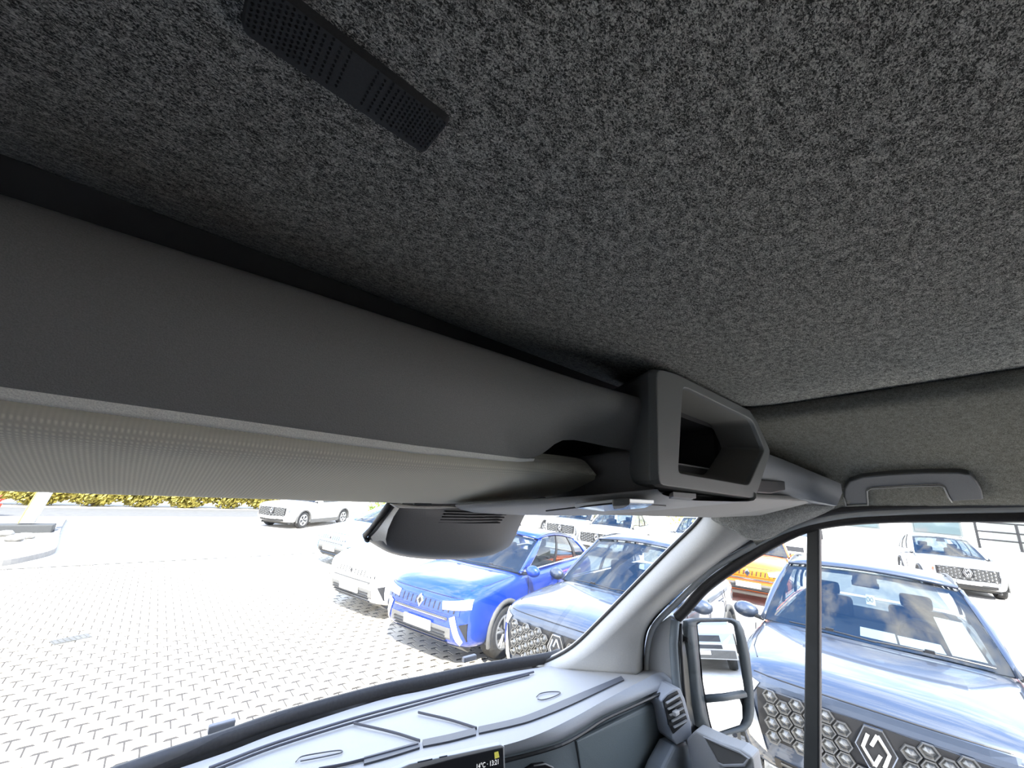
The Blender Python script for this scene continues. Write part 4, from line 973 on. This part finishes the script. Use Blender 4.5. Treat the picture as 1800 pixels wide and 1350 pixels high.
# ---- overhead console under the box: map light, switch
cs = thing('overhead_console', 'light grey overhead lamp console between box and windscreen', 'console', up((.85, .6, 0)))
rows = []
for (y, xl, zl, xr, zr_) in ((.345, .640, .0125, 1.14, .012), (.42, .610, -.002, 1.10, -.004), (.50, .562, -.0155, 1.06, -.020), (.60, .500, -.030, 1.00, -.040), (.68, .455, -.043, .93, -.055), (.72, .48, -.046, .90, -.058)):
    rows.append([Vector((xl + .01, y, zl + .003)), Vector((xl, y, zl)), Vector((xl + .035, y, zl - .016)), Vector(((xl + xr) / 2, y, (zl + zr_) / 2 - .012)), Vector((xr - .04, y, zr_ - .008)), Vector((xr, y, zr_)), Vector((xr, y, zr_ + .03))])
v, f = loft(rows); build('shell', v, f, GREYP, cs, smooth=True, sub=1)
def csz(px, py, dz=0): return onplane(px, py, (.80, .55, -.040 + dz), (.015, .170, 1))
sw = [(1183, 873), (1224, 876), (1212, 880), (1176, 877)]
v, f = prism([csz(a, b, -.004) for a, b in sw], (0, 0, .008)); build('switch', v, f, BLACK, cs, bevel=.001)
lp = [(1010, 893), (1100, 884), (1150, 886), (1135, 893), (1060, 899)]
v, f = prism([csz(a, b, -.007) for a, b in lp], (0, 0, .008)); build('lamp_lens', v, f, LAMP, cs, bevel=.002)
lt = [(1076, 890), (1108, 888), (1098, 893), (1078, 896)]
v, f = prism([csz(a, b, -.013) for a, b in lt], (0, 0, .012)); build('lamp_shade', v, f, PLAST, cs, bevel=.003)
v, f = tube([csz(960, 898, -.006), csz(1030, 890, -.006), csz(1085, 884, -.006), csz(1170, 889, -.006)], .0015, .0015, Vector((0, 0, 1)), 6); build('lamp_seam', v, f, BLACK, cs)

# ---- camera housing on the windscreen
hg = thing('camera_housing', 'dark grey camera and sensor housing with slots hanging at the windscreen top', 'housing', up(aty(780, 930, .76)))
def hrow(P, y): return [aty(a, b, y) for a, b in P]
T = [(690, 878), (700, 884), (712, 880), (800, 880), (880, 884), (906, 890), (930, 896)]
R1 = [(672, 905), (683, 912), (698, 916), (790, 922), (876, 924), (898, 916), (921, 906)]
R2 = [(648, 938), (664, 950), (688, 962), (780, 972), (858, 974), (888, 962), (905, 946)]
R3 = [(645, 950), (668, 964), (692, 978), (770, 986), (850, 981), (876, 972), (896, 960)]
rows = [[p + Vector((0, .06, .04)) for p in hrow(T, .775)], hrow(T, .775), [aty(a, b, y) for (a, b), y in zip(R1, (0.847, 0.816, 0.793, 0.789, 0.793, 0.816, 0.847))], [aty(a, b, y) for (a, b), y in zip(R2, (0.878, 0.839, 0.816, 0.812, 0.816, 0.839, 0.878))],
        [aty(a, b, y) for (a, b), y in zip(R3, (0.893, 0.862, 0.835, 0.832, 0.835, 0.862, 0.893))], [aty(a, b, .93) for a, b in R3]]
v, f = loft(rows); build('cover', v, f, mat('housing_grey', (.14, .14, .142), .45, var=.08, scale=600, bump=.15), hg, smooth=True, sub=2)
sr = thing
for k in range(5):
    a0 = 784 - k * 3.4; b0 = 899 + k * 4.7; a1 = 893 - k * 3.6
    v, f = tube([aty(a0, b0, (1.012 + k * .0035) * .772), aty((a0 + a1) / 2, b0 + 1.2, (1.011 + k * .0035) * .772), aty(a1, b0 + 1, (1.012 + k * .0035) * .772)], .0021, .0018, Vector((0, 0, 1)), 6); build('vent_slot', v, f, BLACK, hg)
ss = [aty(a, b, y) for (a, b), y in zip([(686, 884), (668, 908), (652, 930), (641, 942), (645, 950)], (0.785, 0.839, 0.862, 0.886, 0.893))]
v, f = tube(ss, .0045, .008, Vector((0, 1, 0)), 8); build('edge_gasket', v, f, SEALD, hg, smooth=True)
v, f = loft([[p + Vector((.006, -.020, 0)) for p in ss], [aty(a, b, y - .022) for (a, b), y in zip([(708, 884), (692, 908), (682, 930), (678, 948), (680, 958)], (0.773, 0.808, 0.827, 0.847, 0.855))]]); build('side_cheek', v, f, LIGHTP, hg, smooth=True)['label'] = 'pale side cheek'

# ================================================================== DASHBOARD
db = thing('dashboard', 'grey dashboard top and face below the windscreen, passenger side', 'dashboard', up((.9, 1.2, -.8)))
bev = [(560, 1392), (640, 1366), (718, 1346), (805, 1327), (890, 1309), (940, 1293), (981, 1275), (1020, 1255), (1061, 1232), (1106, 1208), (1140, 1190), (1152, 1184), (1166, 1181)]
Bv = spline([dtop(*p) for p in bev], 40); Bv = [Bv[0] + (Bv[0] - Bv[3]) * 4] + Bv
ws = spline([dtop(*p, -.006) for p in [(200, 1392), (305, 1354), (405, 1320), (500, 1284), (667, 1231), (750, 1213), (853, 1189), (966, 1171), (1010, 1168), (1060, 1168), (1110, 1172), (1150, 1176)]], 40); ws = [ws[0] + (ws[0] - ws[3]) * 5] + ws
rows = []
for a, b in zip(ws, Bv): rows.append([a + Vector((0, .05, -.03)), a, a.lerp(b, .25), a.lerp(b, .5), a.lerp(b, .75), a.lerp(b, .95), b])
v, f = loft(rows); build('top', v, f, DASHT, db, smooth=True)
bb_ = [(560, 1420), (640, 1392), (735, 1366), (820, 1346), (890, 1328), (945, 1314), (987, 1300), (1022, 1281), (1057, 1259), (1108, 1236), (1159, 1213), (1178, 1204), (1186, 1205)]
def dface(px, py, push=0.0):   # the face stands on a vertical sheet under the lip
    return None
lo_ = spline([onplane(a, b, (0, .93, -.705), (0, .19, 1)) for a, b in bb_], 40)
lo_ = [lo_[0] + (lo_[0] - lo_[3]) * 4] + lo_
rows = [[b, b.lerp(l, .5) + Vector((0, -.006, .002)), l, l + Vector((0, .03, -.006))] for b, l in zip(Bv, lo_)]
v, f = loft(rows); build('lip', v, f, DASHB, db, smooth=True)['label'] = 'blue-grey bevelled front edge'
# black shadow gap and face
fa = [l + Vector((0, .022, -.004)) for l in lo_]
rows = [[p, p + Vector((0, .004, -.02)), p + Vector((0, .0, -.20)), p + Vector((0, .06, -.5))] for p in fa]
v, f = loft(rows); build('face', v, f, DASHF, db, smooth=True)
v, f = tube([p + Vector((0, -.012, -.004)) for p in lo_], .004, .005, Vector((0, 0, 1)), 6); build('face_gap', v, f, BLACK, db)
def fpt(px, py, push=.0):
    """nearest hit of a view ray with the face: face followed as a polyline in plan"""
    d = ray(px, py); best = None
    for a, b in zip(fa, fa[1:]):
        ex, ey = b.x - a.x, b.y - a.y; den = d.x * ey - d.y * ex
        if abs(den) < 1e-9: continue
        t = (a.x * ey - a.y * ex) / den; u = (a.x * d.y - a.y * d.x) / den
        if -.05 <= u <= 1.05 and t > 0 and (best is None or t < best[0]): best = (t, d * t)
    return (best[1] if best else d * (.9 / d.y)) + Vector((0, -push, 0))
# glove panel, seams
gpn = [(1012, 1302), (1160, 1228), (1172, 1232), (1187, 1310), (1120, 1420), (1030, 1420)]
P = [fpt(a, b, .004) for a, b in gpn]; v, f = prism(P, (0, .012, 0)); build('glove_panel', v, f, mat('glove_grey', (.17, .20, .212), .5, var=.1, scale=600, bump=.25), db, bevel=.003)
v, f = tube([fpt(1008, 1301, .006), fpt(1013, 1325, .006), fpt(1019, 1362, .006)], .0015, .0015, Vector((0, 1, 0)), 6); build('panel_seam', v, f, BLACK, db)
kn = [(905, 1362), (935, 1343), (955, 1340), (968, 1346), (978, 1362), (985, 1390), (900, 1390)]
P = [fpt(a, b, .004) for a, b in kn]; v, f = prism(P, (0, .012, 0)); build('storage_lid', v, f, BLACK, db, bevel=.003)
rimp = [fpt(a, b, .008) for a, b in kn[1:6]]; v, f = tube(rimp, .002, .002, Vector((0, 1, 0)), 6); build('lid_rim', v, f, GREYP, db, smooth=True)
# end vent
vt = [(1162, 1232), (1170, 1222), (1186, 1210), (1196, 1210), (1204, 1228), (1215, 1272), (1217, 1296), (1190, 1310), (1182, 1300)]
vp0 = (1.60, .795, -.735); vn = Vector((-.35, -.93, .08)).normalized()
def vpt(a, b, push=0.0): return onplane(a, b, Vector(vp0) + vn * push, vn)
v, f = prism([vpt(a, b, .0) for a, b in vt], -vn * .09); build('vent_surround', v, f, DASHB, db, bevel=.004)
vh = [(1167, 1232), (1175, 1223), (1191, 1215), (1199, 1232), (1209, 1268), (1184, 1290), (1176, 1275)]
v, f = prism([vpt(a, b, .004) for a, b in vh], -vn * .01); vb = build('air_vent', v, f, BLACK, db)
for k in range(5):
    t = k / 4
    a = (1171 + 13 * t, 1236 + 47 * t * 0.9); b = (1194 + 13 * t, 1222 + 44 * t)
    v, f = tube([vpt(*a, .008), vpt(*b, .008)], .0028, .006, vn, 6); build('vent_blade', v, f, GREYP, vb)
v, f = box(vpt(1188, 1253, .016), (.03, .015, .014)); build('vent_tab', v, f, GREYP, vb, bevel=.003)
# right end of the dash: shoulder down to the door
en = [[(1152, 1184), (1168, 1178), (1182, 1183), (1196, 1203)], [(1180, 1204), (1192, 1206), (1203, 1222), (1212, 1240)], [(1205, 1228), (1213, 1245), (1217, 1272), (1222, 1290)], [(1190, 1308), (1217, 1297), (1235, 1312), (1250, 1350)], [(1150, 1380), (1215, 1360), (1255, 1380), (1262, 1420)]]
dd = [.99, .92, .90, .87, .83]
v, f = loft([[aty(a, b, dd[i] - .015 * j * 0) for j, (a, b) in enumerate(r)] for i, r in enumerate(en)]); build('end_shoulder', v, f, DASHB, db, smooth=True, sub=1)
lowr = [(1186, 1312), (1217, 1298), (1238, 1318), (1252, 1350), (1262, 1420), (1140, 1420), (1166, 1352)]
v, f = prism([aty(a, b, .80) for a, b in lowr], (0, .06, 0)); build('lower_end', v, f, mat('lower_grey', (.23, .25, .265), .5, var=.05), db, bevel=.01)
# tray groove, lids, demist slots on top
def strip_on_top(P, w, name, m, lift=.003, th=.004, lab=None):
    pts = spline([dtop(*p, lift) for p in P], 24); v, f = tube(pts, w, th, Vector((0, 0, 1)), 8); o = build(name, v, f, m, db)
    if lab: o['label'] = lab
    return o
GRV = mat('groove_grey', (.085, .088, .098), .55, var=.08, scale=500)
def band(P, Q, name, m, lift=.004, lab=None):
    a = spline([dtop(*p, lift) for p in P], 20); b = spline([dtop(*p, lift) for p in Q], 20); v, f = loft([[x, y, y + Vector((0, 0, -.006)), x + Vector((0, 0, -.006))] for x, y in zip(a, b)], True, True); o = build(name, v, f, m, db)
    if lab: o['label'] = lab
band([(841, 1277), (900, 1264), (938, 1252), (1000, 1226), (1092, 1188)], [(842, 1288), (905, 1274), (942, 1263), (1006, 1237), (1097, 1194)], 'tray_groove', GRV, lab='dark blue-grey groove strip')
band([(743, 1300), (790, 1290), (835, 1279)], [(744, 1311), (790, 1302), (837, 1290)], 'tray_groove', GRV)
band([(640, 1330), (690, 1316), (736, 1303)], [(640, 1342), (690, 1328), (738, 1313)], 'tray_groove', GRV)
mat('recess_grey', (.17, .17, .175), .6)
SEAM = mat('seam_grey', (.10, .10, .115), .6)
strip_on_top([(368, 1350), (480, 1307), (610, 1266), (700, 1241), (820, 1210), (938, 1181)], .005, 'demist_slot', SEAM); strip_on_top([(372, 1356), (480, 1314), (610, 1273), (700, 1248), (820, 1215), (930, 1186)], .003, 'demist_slot', SEAM)
strip_on_top([(622, 1271), (690, 1287), (738, 1302)], .0015, 'lid_seam', SEAM); strip_on_top([(735, 1252), (790, 1265), (838, 1280)], .0015, 'lid_seam', SEAM)
strip_on_top([(560, 1352), (620, 1340), (735, 1309)], .002, 'lid_seam', SEAM)
for P in ([(520, 1339), (530, 1330), (560, 1324), (596, 1319), (600, 1323), (570, 1330), (528, 1338)], [(943, 1225), (950, 1219), (968, 1216), (985, 1217), (975, 1224), (955, 1230), (945, 1229)]):
    strip_on_top(P, .0012, 'finger_recess', MATS['recess_grey'], .001, .0018)

# ---- centre display with its readout
sn = Vector((-.30, -.93, .15)).normalized()
sp0 = aty(885, 1312, .90)
def spt(a, b, push=0.0): return onplane(a, b, sp0 + sn * push, sn)
dsp = thing('display_screen', 'dark centre display standing on the dashboard showing time and temperature', 'screen', up(sp0))
bz = [(640, 1378), (720, 1343), (800, 1326), (880, 1309), (887, 1312), (890, 1420), (640, 1420)]
v, f = prism([spt(a, b, 0) for a, b in bz], -sn * .02); build('bezel', v, f, GREYP, dsp, bevel=.002)
gl2 = [(735, 1352), (800, 1334), (884, 1315), (888, 1420), (735, 1420)]
v, f = prism([spt(a, b, .004) for a, b in gl2], -sn * .006); build('glass', v, f, mat('screen_black', (.012, .012, .014), .25, var=.1), dsp)
EM = mat('screen_text', (.8, .8, .8), .5, emit=(1, 1, 1, .25)); EY = mat('screen_tile', (.6, .55, .1), .5, emit=(.75, .7, .12, .12))
v, f = prism([spt(a, b, .006) for a, b in ((869, 1323), (876, 1321), (878, 1331), (870, 1334))], -sn * .001); build('tile', v, f, EY, dsp)['label'] = 'small yellow screen tile'
def text(s, p0, p1, hpx, par, m):
    cu = bpy.data.curves.new('readout', 'FONT'); cu.body = s; cu.size = 1; cu.extrude = 0.004
    t = bpy.data.objects.new('readout', cu); COL.objects.link(t); dg = bpy.context.evaluated_depsgraph_get(); dg.update()
    me = bpy.data.meshes.new_from_object(t.evaluated_get(dg)); bpy.data.objects.remove(t)
    xs = [q.co.x for q in me.vertices]; w = max(xs) - min(xs); a = spt(*p0, .0065); b = spt(*p1, .0065); ex = (b - a); c = spt(p0[0], p0[1] - hpx, .0065); ey = (c - a); ey = (ey - ex.normalized() * ey.dot(ex.normalized()))
    ey = ey.normalized() * (c - a).length
    sy = max(q.co.y for q in me.vertices)
    base = Vector(par.location)
    for q in me.vertices:
        q.co = up(a + ex * ((q.co.x - min(xs)) / w) + ey * (q.co.y / sy) + sn * q.co.z * .02) - base
    me.materials.append(m); o = bpy.data.objects.new('readout', me); COL.objects.link(o); o.parent = par; return o
text('14\u00b0C \u00b7 13:21', (838, 1352), (876, 1343), 9.5, dsp, EM)
for a, b in ((734, 760), (772, 786)):
    ya = 1340 - (a - 734) * .22; yb = 1340 - (b - 734) * .22
    v, f = tube([spt(a, ya, .003), spt(b, yb, .003)], .0016, .0016, sn, 6); build('bezel_slot', v, f, BLACK, dsp)
